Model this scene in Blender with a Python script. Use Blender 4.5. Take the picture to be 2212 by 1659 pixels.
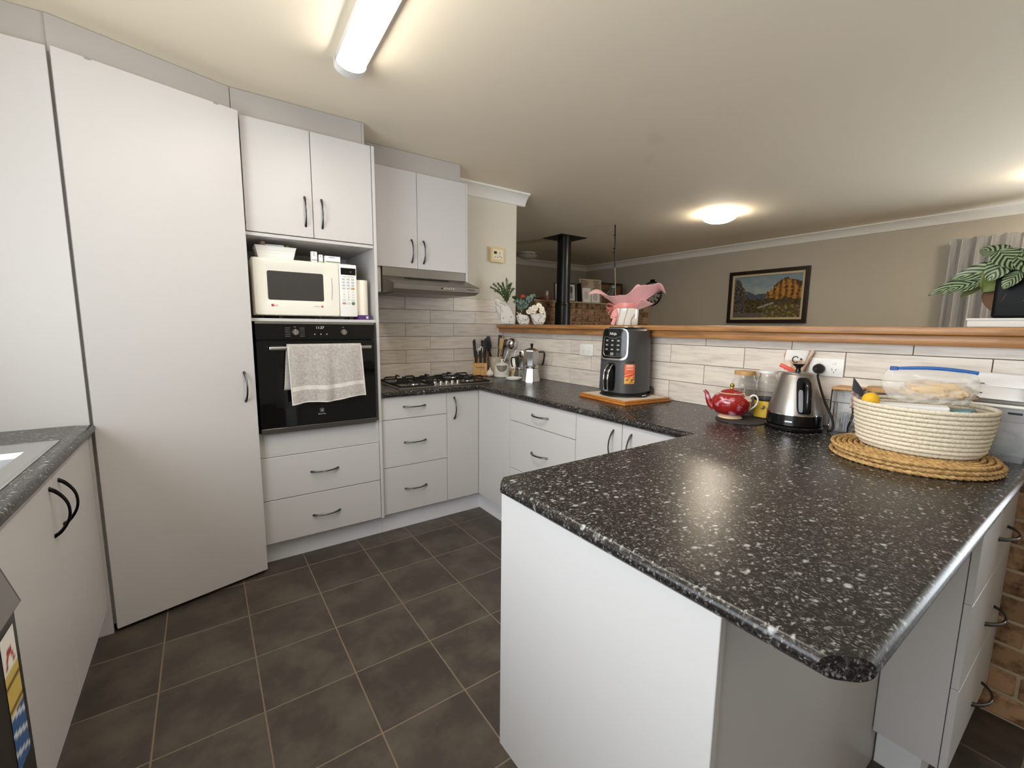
import bpy, bmesh, math, random
from mathutils import Vector, Matrix, Euler, noise as mnoise
random.seed(7)
sc = bpy.context.scene
C = sc.collection
for o in list(bpy.data.objects): bpy.data.objects.remove(o)
PI = math.pi

# ------------------------------------------------------------------ camera
cam_d = bpy.data.cameras.new('camera'); cam = bpy.data.objects.new('camera', cam_d); C.objects.link(cam)
cam_d.sensor_width = 36.0; cam_d.lens = 946.84 * 36.0 / 2212.0; cam_d.clip_start = 0.02; cam_d.clip_end = 200
def cam_matrix(pitch, roll, yaw, loc):
    f = Vector((math.sin(yaw)*math.cos(pitch), math.cos(yaw)*math.cos(pitch), -math.sin(pitch)))
    rt = Vector((math.cos(yaw), -math.sin(yaw), 0)); up = rt.cross(f)
    r2 = rt*math.cos(roll) + up*math.sin(roll); u2 = up*math.cos(roll) - rt*math.sin(roll)
    m = Matrix((r2, u2, -f)).transposed().to_4x4(); m.translation = loc
    return m
cam.matrix_world = cam_matrix(0.131457, 0.010727, 0.613900, Vector((0.2105, -2.4538, 1.3008)))
sc.camera = cam

# ------------------------------------------------------------------ world, exposure
w = bpy.data.worlds.new('world'); sc.world = w; w.use_nodes = True
bg = w.node_tree.nodes['Background']; bg.inputs[0].default_value = (0.87, 0.94, 1.0, 1); bg.inputs[1].default_value = 5.0
sc.view_settings.view_transform = 'Standard'; sc.view_settings.look = 'None'
sc.view_settings.gamma = 1.0; sc.view_settings.exposure = 0.90; sc.view_settings.use_curve_mapping = False
BATTEN = 21.0      # emission of the kitchen batten diffuser
DOME = 23.0        # emission of the lit dome glass

def portal(name, loc, rot, sx, sy):
    l = bpy.data.lights.new(name, 'AREA'); l.shape = 'RECTANGLE'; l.size = sx; l.size_y = sy
    l.cycles.is_portal = True
    o = bpy.data.objects.new(name, l); C.objects.link(o); o.location = loc; o.rotation_euler = rot
portal('portal_sink_window', (-0.80, -1.85, 1.55), (0, -PI/2, 0), 1.1, 1.8)
portal('portal_lounge_window', (6.18, -3.35, 1.08), (0, PI/2, 0), 2.1, 3.2)
sc.cycles.diffuse_bounces = 8; sc.cycles.max_bounces = 14

# ------------------------------------------------------------------ materials
def s2l(c): return c/12.92 if c <= 0.04045 else ((c+0.055)/1.055)**2.4
def S(r, g, b): return (s2l(r/255), s2l(g/255), s2l(b/255), 1)
MATS = {}
def nn(nt, t, **kw):
    n = nt.nodes.new(t)
    for k, v in kw.items():
        if hasattr(n, k): setattr(n, k, v)
    return n
def mat(name, col, rough=0.5, metal=0.0, spec=0.5, var=None, bump=None, coat=0.0, trans=0.0, ior=1.45, emit=None, sheen=0.0, aniso=None, alpha=None, sss=0.0, coords='Object', rand=0.0):
    """var=(colour2, scale, (sx,sy,sz), contrast_lo, contrast_hi); bump=(scale, strength, (sx,sy,sz)); rand: brightness spread per object"""
    m = bpy.data.materials.new(name); m.use_nodes = True; nt = m.node_tree; b = nt.nodes['Principled BSDF']; MATS[name] = m
    b.inputs['Base Color'].default_value = col; b.inputs['Roughness'].default_value = rough; b.inputs['Metallic'].default_value = metal
    b.inputs['Specular IOR Level'].default_value = spec; b.inputs['IOR'].default_value = ior
    b.inputs['Coat Weight'].default_value = coat; b.inputs['Transmission Weight'].default_value = trans
    b.inputs['Sheen Weight'].default_value = sheen
    if sss: b.inputs['Subsurface Weight'].default_value = sss; b.inputs['Subsurface Radius'].default_value = (.02, .01, .008)
    if alpha is not None: b.inputs['Alpha'].default_value = alpha
    if emit: b.inputs['Emission Color'].default_value = emit[0]; b.inputs['Emission Strength'].default_value = emit[1]
    if var or bump:
        tc = nn(nt, 'ShaderNodeTexCoord')
        src = tc.outputs[coords]
        if rand:
            oi = nn(nt, 'ShaderNodeObjectInfo'); ad = nn(nt, 'ShaderNodeVectorMath', operation='MULTIPLY_ADD')
            cb = nn(nt, 'ShaderNodeCombineXYZ')
            for i in range(3): nt.links.new(oi.outputs['Random'], cb.inputs[i])
            nt.links.new(cb.outputs[0], ad.inputs[0]); ad.inputs[1].default_value = (31, 17, 23); nt.links.new(src, ad.inputs[2]); src = ad.outputs[0]
    colout = None
    if var:
        c2, scl, st, lo, hi = var
        mp = nn(nt, 'ShaderNodeMapping'); mp.inputs['Scale'].default_value = st
        nz = nn(nt, 'ShaderNodeTexNoise'); nz.inputs['Scale'].default_value = scl; nz.inputs['Detail'].default_value = 6; nz.inputs['Roughness'].default_value = .62
        rp = nn(nt, 'ShaderNodeValToRGB'); rp.color_ramp.elements[0].position = lo; rp.color_ramp.elements[1].position = hi
        rp.color_ramp.elements[0].color = col; rp.color_ramp.elements[1].color = c2
        nt.links.new(src, mp.inputs[0]); nt.links.new(mp.outputs[0], nz.inputs['Vector']); nt.links.new(nz.outputs['Fac'], rp.inputs[0])
        colout = rp.outputs[0]
        if rand:
            mx = nn(nt, 'ShaderNodeMix', data_type='RGBA', blend_type='MULTIPLY'); mx.inputs[0].default_value = 1
            mr = nn(nt, 'ShaderNodeMapRange'); mr.inputs[3].default_value = 1-rand; mr.inputs[4].default_value = 1+rand*.4
            nt.links.new(oi.outputs['Random'], mr.inputs[0]); nt.links.new(colout, mx.inputs[6]); nt.links.new(mr.outputs[0], mx.inputs[7]); colout = mx.outputs[2]
        nt.links.new(colout, b.inputs['Base Color'])
    if bump:
        scl, stg, st = bump
        mp = nn(nt, 'ShaderNodeMapping'); mp.inputs['Scale'].default_value = st
        nz = nn(nt, 'ShaderNodeTexNoise'); nz.inputs['Scale'].default_value = scl; nz.inputs['Detail'].default_value = 4
        bp = nn(nt, 'ShaderNodeBump'); bp.inputs['Strength'].default_value = stg; bp.inputs['Distance'].default_value = .002
        nt.links.new(src, mp.inputs[0]); nt.links.new(mp.outputs[0], nz.inputs['Vector']); nt.links.new(nz.outputs['Fac'], bp.inputs['Height'])
        nt.links.new(bp.outputs[0], b.inputs['Normal'])
    return m
def attr_mat(name, rough=.5, attr='Col', spec=.4, bump=None):
    m = mat(name, (1, 1, 1, 1), rough, spec=spec, bump=bump); nt = m.node_tree
    a = nn(nt, 'ShaderNodeAttribute'); a.attribute_name = attr
    nt.links.new(a.outputs['Color'], nt.nodes['Principled BSDF'].inputs['Base Color']); return m
one = (1, 1, 1)
white_lam = mat('white_laminate', S(196, 193, 192), .40, bump=(180, .05, one))
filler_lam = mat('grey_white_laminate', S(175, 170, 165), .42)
white_panel = mat('white_carcass', S(222, 219, 215), .5)
kick_m = mat('white_kickboard', S(222, 222, 226), .5)
wall_paint = mat('grey_wall_paint', S(220, 213, 198), .75, bump=(260, .06, one))
lounge_paint = mat('lounge_wall_paint', S(180, 172, 158), .8, bump=(260, .06, one))
ceil_m = mat('ceiling_paint', S(242, 230, 208), .8, bump=(90, .12, one))
cornice_m = mat('cornice_paint', S(236, 233, 226), .6)
tile_floor = mat('dark_slate_tile', S(66, 59, 53), .42, var=(S(106, 97, 86), 7, one, .42, .95), bump=(60, .10, one), rand=.12, spec=.4)
grout_floor = mat('brown_grout', S(122, 106, 90), .85, bump=(300, .2, one))
wood_tile = mat('wood_look_tile', S(228, 218, 207), .33, var=(S(178, 166, 153), 9, (.7, 7, 7), .45, .90), bump=(40, .06, (.4, 6, 6)), rand=.10, spec=.5)
grout_wall = mat('grey_grout', S(100, 94, 88), .85)
timber = mat('oiled_timber', S(184, 132, 80), .42, var=(S(120, 78, 42), 6, (9, .8, 9), .38, .78), bump=(30, .12, (9, .5, 9)), coat=.15)
brick_m = mat('mottled_brick', S(164, 128, 94), .9, var=(S(80, 48, 32), 17, one, .46, .66), bump=(50, .8, one), rand=.35)
mortar_m = mat('mortar', S(172, 152, 126), .95, bump=(120, .5, one))
dark_chrome = mat('dark_chrome', S(92, 92, 94), .22, 1.0)
chrome = mat('chrome', S(225, 225, 228), .08, 1.0)
steel = mat('brushed_steel', S(176, 172, 166), .32, 1.0, bump=(14, .06, (1, 60, 60)))
steel_dark = mat('dark_brushed_steel', S(120, 116, 112), .34, 1.0, bump=(14, .06, (1, 60, 60)))
sink_steel = mat('sink_steel', S(200, 200, 200), .28, 1.0)
black_glass = mat('black_glass', S(9, 9, 10), .04, spec=.6)
black_gloss = mat('black_gloss_plastic', S(14, 14, 15), .18)
black_matt = mat('black_matt_plastic', S(20, 20, 21), .5)
cast_iron = mat('cast_iron', S(17, 16, 16), .55, bump=(300, .3, one))
black_metal = mat('black_flue_metal', S(14, 14, 15), .3, spec=.6)
charcoal = mat('charcoal_plastic', S(70, 69, 71), .38)
silver_pl = mat('silver_plastic', S(196, 192, 184), .25, .8)
cream_pl = mat('cream_plastic', S(229, 225, 213), .3, coat=.3)
white_pl = mat('white_plastic', S(236, 234, 230), .35)
grey_pl = mat('grey_plastic', S(150, 150, 150), .5)
white_paper = mat('white_paper', S(240, 240, 242), .8)
print_dark = mat('dark_print', S(40, 38, 40), .6)
print_grey = mat('grey_print', S(150, 148, 146), .6)
print_lite = mat('light_print', S(205, 205, 205), .5)
print_red = mat('red_print', S(176, 60, 52), .5)
print_white = mat('white_print', S(238, 236, 232), .5)
ceramic = mat('white_ceramic', S(238, 235, 228), .16, coat=.4)
ceramic_matt = mat('matt_white_ceramic', S(226, 222, 216), .55, bump=(40, .3, one))
stoneware = mat('beige_stoneware', S(206, 194, 172), .45, var=(S(182, 168, 146), 60, one, .4, .8))
alu = mat('polished_aluminium', S(205, 205, 204), .17, 1.0)
wood_light = mat('light_wood', S(206, 160, 96), .5, var=(S(170, 118, 62), 10, (8, 8, .7), .4, .8))
wood_mid = mat('honey_wood', S(190, 122, 52), .35, var=(S(132, 76, 28), 12, (6, 6, 6), .4, .8), coat=.2)
bamboo = mat('bamboo', S(204, 160, 104), .5, var=(S(170, 122, 72), 16, (1, 8, 1), .4, .8))
glass = mat('clear_glass', (1, 1, 1, 1), .01, trans=1.0, ior=1.3)
film = bpy.data.materials.new('clear_film'); film.use_nodes = True
def make_film(m, tint, amt, rough):
    nt = m.node_tree; b = nt.nodes['Principled BSDF']; out = nt.nodes['Material Output']
    b.inputs['Base Color'].default_value = tint; b.inputs['Roughness'].default_value = rough
    tr = nn(nt, 'ShaderNodeBsdfTransparent'); mx = nn(nt, 'ShaderNodeMixShader'); mx.inputs[0].default_value = amt
    nt.links.new(tr.outputs[0], mx.inputs[1]); nt.links.new(b.outputs[0], mx.inputs[2]); nt.links.new(mx.outputs[0], out.inputs[0])
make_film(film, S(235, 232, 226), .34, .08)
film_w = bpy.data.materials.new('milky_film'); film_w.use_nodes = True; make_film(film_w, S(226, 232, 232), .55, .25)
tub_m = bpy.data.materials.new('translucent_tub'); tub_m.use_nodes = True; make_film(tub_m, S(214, 218, 226), .26, .3)
towel_m = mat('terry_towel', S(192, 185, 180), .95, var=(S(158, 150, 145), 90, one, .35, .7), bump=(420, 1.0, one), sheen=.4)
towel_band = mat('towel_band', S(212, 205, 199), .8, bump=(200, .3, (1, 1, 8)))
rope_m = mat('cream_rope', S(232, 221, 200), .9, var=(S(196, 180, 152), 160, one, .45, .8), bump=(260, .8, one))
seagrass = mat('seagrass', S(208, 170, 112), .85, var=(S(128, 88, 46), 70, one, .4, .75), bump=(160, 1.0, one))
pink_paper = mat('pink_wrap', S(232, 176, 178), .7, bump=(30, .2, one), sheen=.3)
pink_ribbon = mat('pink_ribbon', S(226, 150, 144), .35)
foil = mat('silver_foil', S(215, 218, 222), .16, 1.0, bump=(26, 1.0, (1, 1, .25)))
orange_red = mat('orange_red', S(226, 74, 44), .4)
sticker_m = attr_mat('sticker_print', .5)
paint_m = attr_mat('oil_painting', .55, bump=(120, .3, one))
curtain_m = mat('grey_curtain', S(150, 147, 145), .8, var=(S(186, 183, 180), 30, (1, 1, .05), .4, .7), sheen=.3)
frame_dark = mat('dark_frame', S(36, 24, 18), .35)
frame_gold = mat('cream_slip', S(196, 180, 146), .5)
gold = mat('gold_knob', S(206, 168, 84), .22, 1.0)
leaf_dark = mat('dark_green_leaf', S(44, 66, 34), .5)
fern_m = mat('fern_green', S(78, 104, 44), .55, var=(S(46, 72, 26), 60, one, .4, .7))
euca_m = mat('eucalyptus_leaf', S(136, 156, 146), .55, var=(S(70, 92, 82), 50, one, .4, .7))
petal_m = mat('white_petal', S(246, 240, 226), .6)
red_petal = mat('red_petal', S(196, 58, 54), .6)
brown_leaf = mat('dry_brown_leaf', S(96, 70, 48), .8)
slate = mat('slate_coaster', S(66, 60, 60), .8, bump=(120, .6, one))

def granite():
    m = bpy.data.materials.new('black_granite_laminate'); m.use_nodes = True; nt = m.node_tree; b = nt.nodes['Principled BSDF']
    tc = nn(nt, 'ShaderNodeTexCoord')
    def mapping(src, sc_):
        mp = nn(nt, 'ShaderNodeMapping'); mp.inputs['Scale'].default_value = sc_; nt.links.new(src, mp.inputs[0]); return mp.outputs[0]
    # distort
    nz = nn(nt, 'ShaderNodeTexNoise'); nz.inputs['Scale'].default_value = 70; nz.inputs['Detail'].default_value = 3
    nt.links.new(tc.outputs['Object'], nz.inputs['Vector'])
    dm = nn(nt, 'ShaderNodeVectorMath', operation='MULTIPLY_ADD'); dm.inputs[1].default_value = (.018, .018, .018)
    nt.links.new(nz.outputs['Color'], dm.inputs[0]); nt.links.new(tc.outputs['Object'], dm.inputs[2])
    P = dm.outputs[0]
    def flecks(scale, st, rnd_thr, lo, hi):
        v = nn(nt, 'ShaderNodeTexVoronoi'); v.inputs['Scale'].default_value = scale
        nt.links.new(mapping(P, st), v.inputs['Vector'])
        sp = nn(nt, 'ShaderNodeSeparateColor'); nt.links.new(v.outputs['Color'], sp.inputs[0])
        gt = nn(nt, 'ShaderNodeMath', operation='GREATER_THAN'); gt.inputs[1].default_value = rnd_thr; nt.links.new(sp.outputs[0], gt.inputs[0])
        mr = nn(nt, 'ShaderNodeMapRange'); mr.inputs[1].default_value = hi; mr.inputs[2].default_value = lo; nt.links.new(v.outputs['Distance'], mr.inputs[0])
        mu = nn(nt, 'ShaderNodeMath', operation='MULTIPLY'); nt.links.new(gt.outputs[0], mu.inputs[0]); nt.links.new(mr.outputs[0], mu.inputs[1])
        return mu.outputs[0], sp.outputs[1]
    n2 = nn(nt, 'ShaderNodeTexNoise'); n2.inputs['Scale'].default_value = 160; n2.inputs['Detail'].default_value = 5; n2.inputs['Roughness'].default_value = .7
    nt.links.new(P, n2.inputs['Vector'])
    r0 = nn(nt, 'ShaderNodeValToRGB'); e = r0.color_ramp.elements; e[0].position = .50; e[0].color = S(29, 26, 25); e[1].position = .82; e[1].color = S(104, 99, 95)
    nt.links.new(n2.outputs['Fac'], r0.inputs[0]); cur = r0.outputs[0]
    for scale, st, thr, lo, hi, c in ((140, (1.9, 1, 1), .62, .12, .46, S(124, 120, 116)), (72, (1, 1.9, 1), .70, .08, .42, S(152, 150, 148)), (36, (1, 1.6, 1), .74, .08, .32, S(166, 168, 170))):
        f, g = flecks(scale, st, thr, lo, hi)
        mx = nn(nt, 'ShaderNodeMix', data_type='RGBA'); nt.links.new(f, mx.inputs[0]); nt.links.new(cur, mx.inputs[6]); mx.inputs[7].default_value = c; cur = mx.outputs[2]
    nt.links.new(cur, b.inputs['Base Color']); b.inputs['Roughness'].default_value = .27; b.inputs['Specular IOR Level'].default_value = .3
    bp = nn(nt, 'ShaderNodeBump'); bp.inputs['Strength'].default_value = .05; bp.inputs['Distance'].default_value = .001; nt.links.new(n2.outputs['Fac'], bp.inputs['Height']); nt.links.new(bp.outputs[0], b.inputs['Normal'])
    return m
granite_m = granite()
def calathea():
    m = bpy.data.materials.new('striped_leaf'); m.use_nodes = True; nt = m.node_tree; b = nt.nodes['Principled BSDF']
    uv = nn(nt, 'ShaderNodeUVMap'); sp = nn(nt, 'ShaderNodeSeparateXYZ'); nt.links.new(uv.outputs[0], sp.inputs[0])
    ab = nn(nt, 'ShaderNodeMath', operation='SUBTRACT'); ab.inputs[1].default_value = .5; nt.links.new(sp.outputs[0], ab.inputs[0])
    a2 = nn(nt, 'ShaderNodeMath', operation='ABSOLUTE'); nt.links.new(ab.outputs[0], a2.inputs[0])
    m1 = nn(nt, 'ShaderNodeMath', operation='MULTIPLY'); m1.inputs[1].default_value = .75; nt.links.new(a2.outputs[0], m1.inputs[0])
    su = nn(nt, 'ShaderNodeMath', operation='SUBTRACT'); nt.links.new(sp.outputs[1], su.inputs[0]); nt.links.new(m1.outputs[0], su.inputs[1])
    m2 = nn(nt, 'ShaderNodeMath', operation='MULTIPLY'); m2.inputs[1].default_value = 2*PI*6; nt.links.new(su.outputs[0], m2.inputs[0])
    si = nn(nt, 'ShaderNodeMath', operation='SINE'); nt.links.new(m2.outputs[0], si.inputs[0])
    rp = nn(nt, 'ShaderNodeValToRGB'); e = rp.color_ramp.elements; e[0].position = .42; e[0].color = S(30, 42, 20); e[1].position = .58; e[1].color = S(138, 156, 118)
    mr = nn(nt, 'ShaderNodeMapRange'); mr.inputs[1].default_value = -1; mr.inputs[2].default_value = 1; nt.links.new(si.outputs[0], mr.inputs[0]); nt.links.new(mr.outputs[0], rp.inputs[0])
    nt.links.new(rp.outputs[0], b.inputs['Base Color']); b.inputs['Roughness'].default_value = .38
    return m
calathea_m = calathea()

# ------------------------------------------------------------------ mesh helpers
class MB:
    def __init__(self): self.v = []; self.f = []; self.c = None; self.uv = None
    def add(self, vs, fs):
        n = len(self.v); self.v += [Vector(p) for p in vs]; self.f += [[i+n for i in f] for f in fs]; return self
    def box(self, x0, x1, y0, y1, z0, z1):
        return self.add([(x0,y0,z0),(x1,y0,z0),(x1,y1,z0),(x0,y1,z0),(x0,y0,z1),(x1,y0,z1),(x1,y1,z1),(x0,y1,z1)],
                 [(0,3,2,1),(4,5,6,7),(0,1,5,4),(1,2,6,5),(2,3,7,6),(3,0,4,7)])
    def rbox(self, x0, x1, y0, y1, z0, z1, r=.002, seg=1):
        bm = bmesh.new(); bmesh.ops.create_cube(bm, size=1)
        for v in bm.verts: v.co = Vector((x0 if v.co.x < 0 else x1, y0 if v.co.y < 0 else y1, z0 if v.co.z < 0 else z1))
        bmesh.ops.bevel(bm, geom=bm.edges[:], offset=r, segments=seg, profile=.5, affect='EDGES')
        return self.frombm(bm)
    def frombm(self, bm):
        bm.verts.index_update(); self.add([v.co.copy() for v in bm.verts], [[v.index for v in f.verts] for f in bm.faces]); bm.free(); return self
    def prism(self, poly, ax, a, b):
        """extrude 2-D polygon along axis ax from a to b; polygon coords are the two other axes in order"""
        def P(p, t):
            l = list(p); l.insert(ax, t); return tuple(l)
        n = len(poly)
        return self.add([P(p, a) for p in poly]+[P(p, b) for p in poly], [list(range(n))[::-1], list(range(n, 2*n))]+[(i, (i+1) % n, n+(i+1) % n, n+i) for i in range(n)])
    def cyl(self, p0, p1, r0, r1=None, n=20, cap=True):
        p0 = Vector(p0); p1 = Vector(p1); r1 = r0 if r1 is None else r1
        d = (p1-p0).normalized(); a = d.orthogonal().normalized(); b = d.cross(a)
        vs = [p0+(a*math.cos(t)+b*math.sin(t))*r0 for t in [2*PI*i/n for i in range(n)]]+[p1+(a*math.cos(t)+b*math.sin(t))*r1 for t in [2*PI*i/n for i in range(n)]]
        fs = [(i, (i+1) % n, n+(i+1) % n, n+i) for i in range(n)]
        if cap: fs += [list(range(n))[::-1], list(range(n, 2*n))]
        return self.add(vs, fs)
    def lathe(self, prof, n=32, c=(0,0,0), sx=1, sy=1, fn=None):
        c = Vector(c); vs = []; fs = []; m = len(prof)
        for i in range(n):
            t = 2*PI*i/n
            for (r, z) in prof:
                k = fn(t, z) if fn else 1
                vs.append(c+Vector((r*k*math.cos(t)*sx, r*k*math.sin(t)*sy, z)))
        for i in range(n):
            j = (i+1) % n
            for k in range(m-1): fs.append((i*m+k, j*m+k, j*m+k+1, i*m+k+1))
        n0 = len(self.v); self.add(vs, fs)
        if prof[0][0] > 1e-6: self.f.append([n0+i*m for i in range(n)][::-1])
        if prof[-1][0] > 1e-6: self.f.append([n0+i*m+m-1 for i in range(n)])
        return self
    def tube(self, pts, r, n=8, cap=True, flat=1.0, ref=None):
        pts = [Vector(p) for p in pts]; m = len(pts); rs = r if isinstance(r, (list, tuple)) else [r]*m
        vs = []; a = None
        for i, p in enumerate(pts):
            d = (pts[min(i+1, m-1)]-pts[max(i-1, 0)]).normalized()
            if ref is not None: a = (Vector(ref)-d*d.dot(Vector(ref))).normalized()
            elif a is None: a = d.orthogonal().normalized()
            else: a = (a-d*d.dot(a)).normalized()
            b = d.cross(a)
            vs += [p+a*math.cos(2*PI*k/n)*rs[i]+b*math.sin(2*PI*k/n)*rs[i]*flat for k in range(n)]
        fs = [(i*n+k, i*n+(k+1) % n, (i+1)*n+(k+1) % n, (i+1)*n+k) for i in range(m-1) for k in range(n)]
        if cap: fs += [list(range(n))[::-1], list(range((m-1)*n, m*n))]
        return self.add(vs, fs)
    def grid(self, fn, nu, nv, cu=False, cv=False, uv=False):
        n0 = len(self.v); vs = [fn(i/(nu if cu else nu-1), j/(nv if cv else nv-1)) for i in range(nu) for j in range(nv)]
        fs = [(i*nv+j, ((i+1) % nu)*nv+j, ((i+1) % nu)*nv+(j+1) % nv, i*nv+(j+1) % nv) for i in range(nu if cu else nu-1) for j in range(nv if cv else nv-1)]
        self.add(vs, fs)
        if uv: self.uv = [(i/(nu-1), j/(nv-1)) for i in range(nu) for j in range(nv)]
        return self
    def sphere(self, c, r, n=12, m=8, s=(1,1,1)):
        c = Vector(c); return self.lathe([(r*math.sin(PI*k/m)*1.0, -r*math.cos(PI*k/m)*s[2]) for k in range(m+1)], n, c, s[0], s[1])
    def xf(self, M): self.v = [M @ p for p in self.v]; return self
    def copy(self):
        b = MB(); b.v = [p.copy() for p in self.v]; b.f = [list(f) for f in self.f]; b.uv = self.uv; return b
WM = {}
def mesh(name, mb, smooth=None):
    me = bpy.data.meshes.new(name); me.from_pydata([tuple(p) for p in mb.v], [], mb.f); me.update()
    if mb.uv:
        l = me.uv_layers.new(name='UVMap')
        for lp in me.loops: l.data[lp.index].uv = mb.uv[lp.vertex_index]
    if mb.c:
        a = me.color_attributes.new('Col', 'FLOAT_COLOR', 'POINT')
        for i, c in enumerate(mb.c): a.data[i].color = c
    bm = bmesh.new(); bm.from_mesh(me); bmesh.ops.recalc_face_normals(bm, faces=bm.faces[:]); bm.to_mesh(me); bm.free()
    if smooth:
        me.shade_smooth(); me.set_sharp_from_angle(angle=math.radians(smooth))
    return me
def obj(name, mb, m, parent=None, smooth=None, world=False, loc=None, rz=0):
    """one mesh object; world=True: vertices given in world space under a placed parent"""
    if isinstance(mb, MB):
        if world and parent is not None: mb.xf(WM[parent.name].inverted())
        me = mesh(name, mb, smooth); me.materials.append(m if not isinstance(m, str) else MATS[m])
    else: me = mb
    o = bpy.data.objects.new(name, me); C.objects.link(o); o.parent = parent
    L = Matrix.Translation(Vector(loc)) @ Matrix.Rotation(rz, 4, 'Z') if loc is not None else Matrix.Identity(4)
    if loc is not None: o.location = loc; o.rotation_euler = (0, 0, rz)
    WM[o.name] = (WM[parent.name] if parent else Matrix.Identity(4)) @ L
    return o
def tag(o, label, cat=None, group=None, kind=None):
    if label: o['label'] = label
    if cat: o['category'] = cat
    if group: o['group'] = group
    if kind: o['kind'] = kind
    return o
def thing(name, label, cat, loc=(0,0,0), rz=0, group=None):
    o = bpy.data.objects.new(name, None); C.objects.link(o); o.empty_display_size = .05
    o.location = loc; o.rotation_euler = (0, 0, rz); WM[o.name] = Matrix.Translation(Vector(loc)) @ Matrix.Rotation(rz, 4, 'Z')
    return tag(o, label, cat, group)
def struct(name, mb, m, label, smooth=None): return tag(obj(name, mb, m, smooth=smooth), label, None, None, 'structure')
def text(name, s, size, m, parent, origin, xd, yd, ext=.0003, align='CENTER', shear=0, world=False):
    cu = bpy.data.curves.new('t', 'FONT'); cu.body = s; cu.size = size; cu.align_x = align; cu.align_y = 'CENTER'; cu.extrude = ext; cu.shear = shear; cu.resolution_u = 2
    t = bpy.data.objects.new('t', cu); C.objects.link(t); dg = bpy.context.evaluated_depsgraph_get(); dg.update()
    me = bpy.data.meshes.new_from_object(t.evaluated_get(dg)); bpy.data.objects.remove(t); bpy.data.curves.remove(cu)
    xd = Vector(xd).normalized(); yd = Vector(yd).normalized(); zd = xd.cross(yd)
    M = Matrix((xd, yd, zd)).transposed().to_4x4(); M.translation = Vector(origin)
    me.transform(M)
    if world: me.transform(WM[parent.name].inverted())
    me.materials.clear(); me.materials.append(m); me.name = name
    return obj(name, me, m, parent)
def color_grid(nu, nv, P, colfn):
    """flat print: quad grid with computed colours; P(u,v) -> point"""
    b = MB(); b.grid(P, nu, nv); b.c = [colfn(i/(nu-1), j/(nv-1)) for i in range(nu) for j in range(nv)]; return b
def fbm(x, y, z=0, o=4): return mnoise.fractal(Vector((x, y, z)), 1.0, 2.0, o)

# bow handle, shared mesh: runs along local x, bows out along local -y
def handle_mesh(L=.145, out=.03, m=dark_chrome):
    b = MB(); N = 17; pts = []; rs = []
    for i in range(N):
        t = -1+2*i/(N-1); pts.append((t*L/2, -out*(1-abs(t)**2.2)-.002+(.004 if abs(t) == 1 else 0), 0)); rs.append(.0042+.0026*abs(t)**3)
    b.tube(pts, rs, 8, flat=.75)
    me = mesh('handle', b, 50); me.materials.append(m); return me
HM = handle_mesh(); HMB = handle_mesh(.147, .036, mat('black_chrome', S(40, 40, 42), .22, 1.0))
def handle(parent, c, out, vertical, me=HM):
    o = bpy.data.objects.new('handle', me); C.objects.link(o); o.parent = parent
    yv = -Vector(out); xv = Vector((0, 0, 1)) if vertical else Vector((0, 0, 1)).cross(yv)*-1
    zv = xv.cross(yv)
    M = Matrix((xv, yv, zv)).transposed().to_4x4(); M.translation = Vector(c)
    o.matrix_local = WM[parent.name].inverted() @ M
    return o
TH = .016
def front(root, name, ax, face, a0, a1, z0, z1, hpos=None, hv=False, hme=HM, m=white_lam):
    """door/drawer slab; ax 'y-','x-','x+' the way it faces; a0..a1 the run along the other axis"""
    b = MB()
    if ax == 'y-': b.rbox(a0, a1, face, face+TH, z0, z1, .0012); out = (0,-1,0); c = (hpos and (hpos[0], face, hpos[1]))
    elif ax == 'x-': b.rbox(face, face+TH, a0, a1, z0, z1, .0012); out = (-1,0,0); c = (hpos and (face, hpos[0], hpos[1]))
    else: b.rbox(face-TH, face, a0, a1, z0, z1, .0012); out = (1,0,0); c = (hpos and (face, hpos[0], hpos[1]))
    d = obj(name, b, m, root, world=True)
    if hpos: handle(d, c, out, hv, hme)
    return d

# ================================================================== THE SETTING
XL, YB, XB = -0.775, 0.69, 2.33       # sink wall, splashback wall, divider tile face
XF, YL, YR = 6.10, 3.55, -5.5         # far lounge wall, lounge end wall, rear wall
ZC = 2.40
# floor base (grout level) with tiles as pieces
fl = struct('floor', MB().box(XL-.1, XF+.1, YR-.1, YL+.1, -.06, -.0008), grout_floor, 'dark grey tiled kitchen floor with thin brown grout lines')
tb = MB().rbox(-.1482, .1482, -.1482, .1482, -.012, 0, .0015); tile_me = mesh('tile', tb); tile_me.materials.append(tile_floor)
cells = [(i, j) for i in range(-3, 10) for j in range(-11, 2)]
for i, j in cells:
    x, y = .3*i+.15, .3*j+.15
    if x > XB-.02 or x < XL: continue
    o = obj('tile', tile_me, None, fl, loc=(x, y, 0))
# beyond the kitchen: plain slab of the same floor
obj('far_floor', MB().box(2.40, XF, YR, YL, -.02, -.0005).box(XL, 2.40, YR, -3.3, -.02, -.0005), tile_floor, fl)
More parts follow.
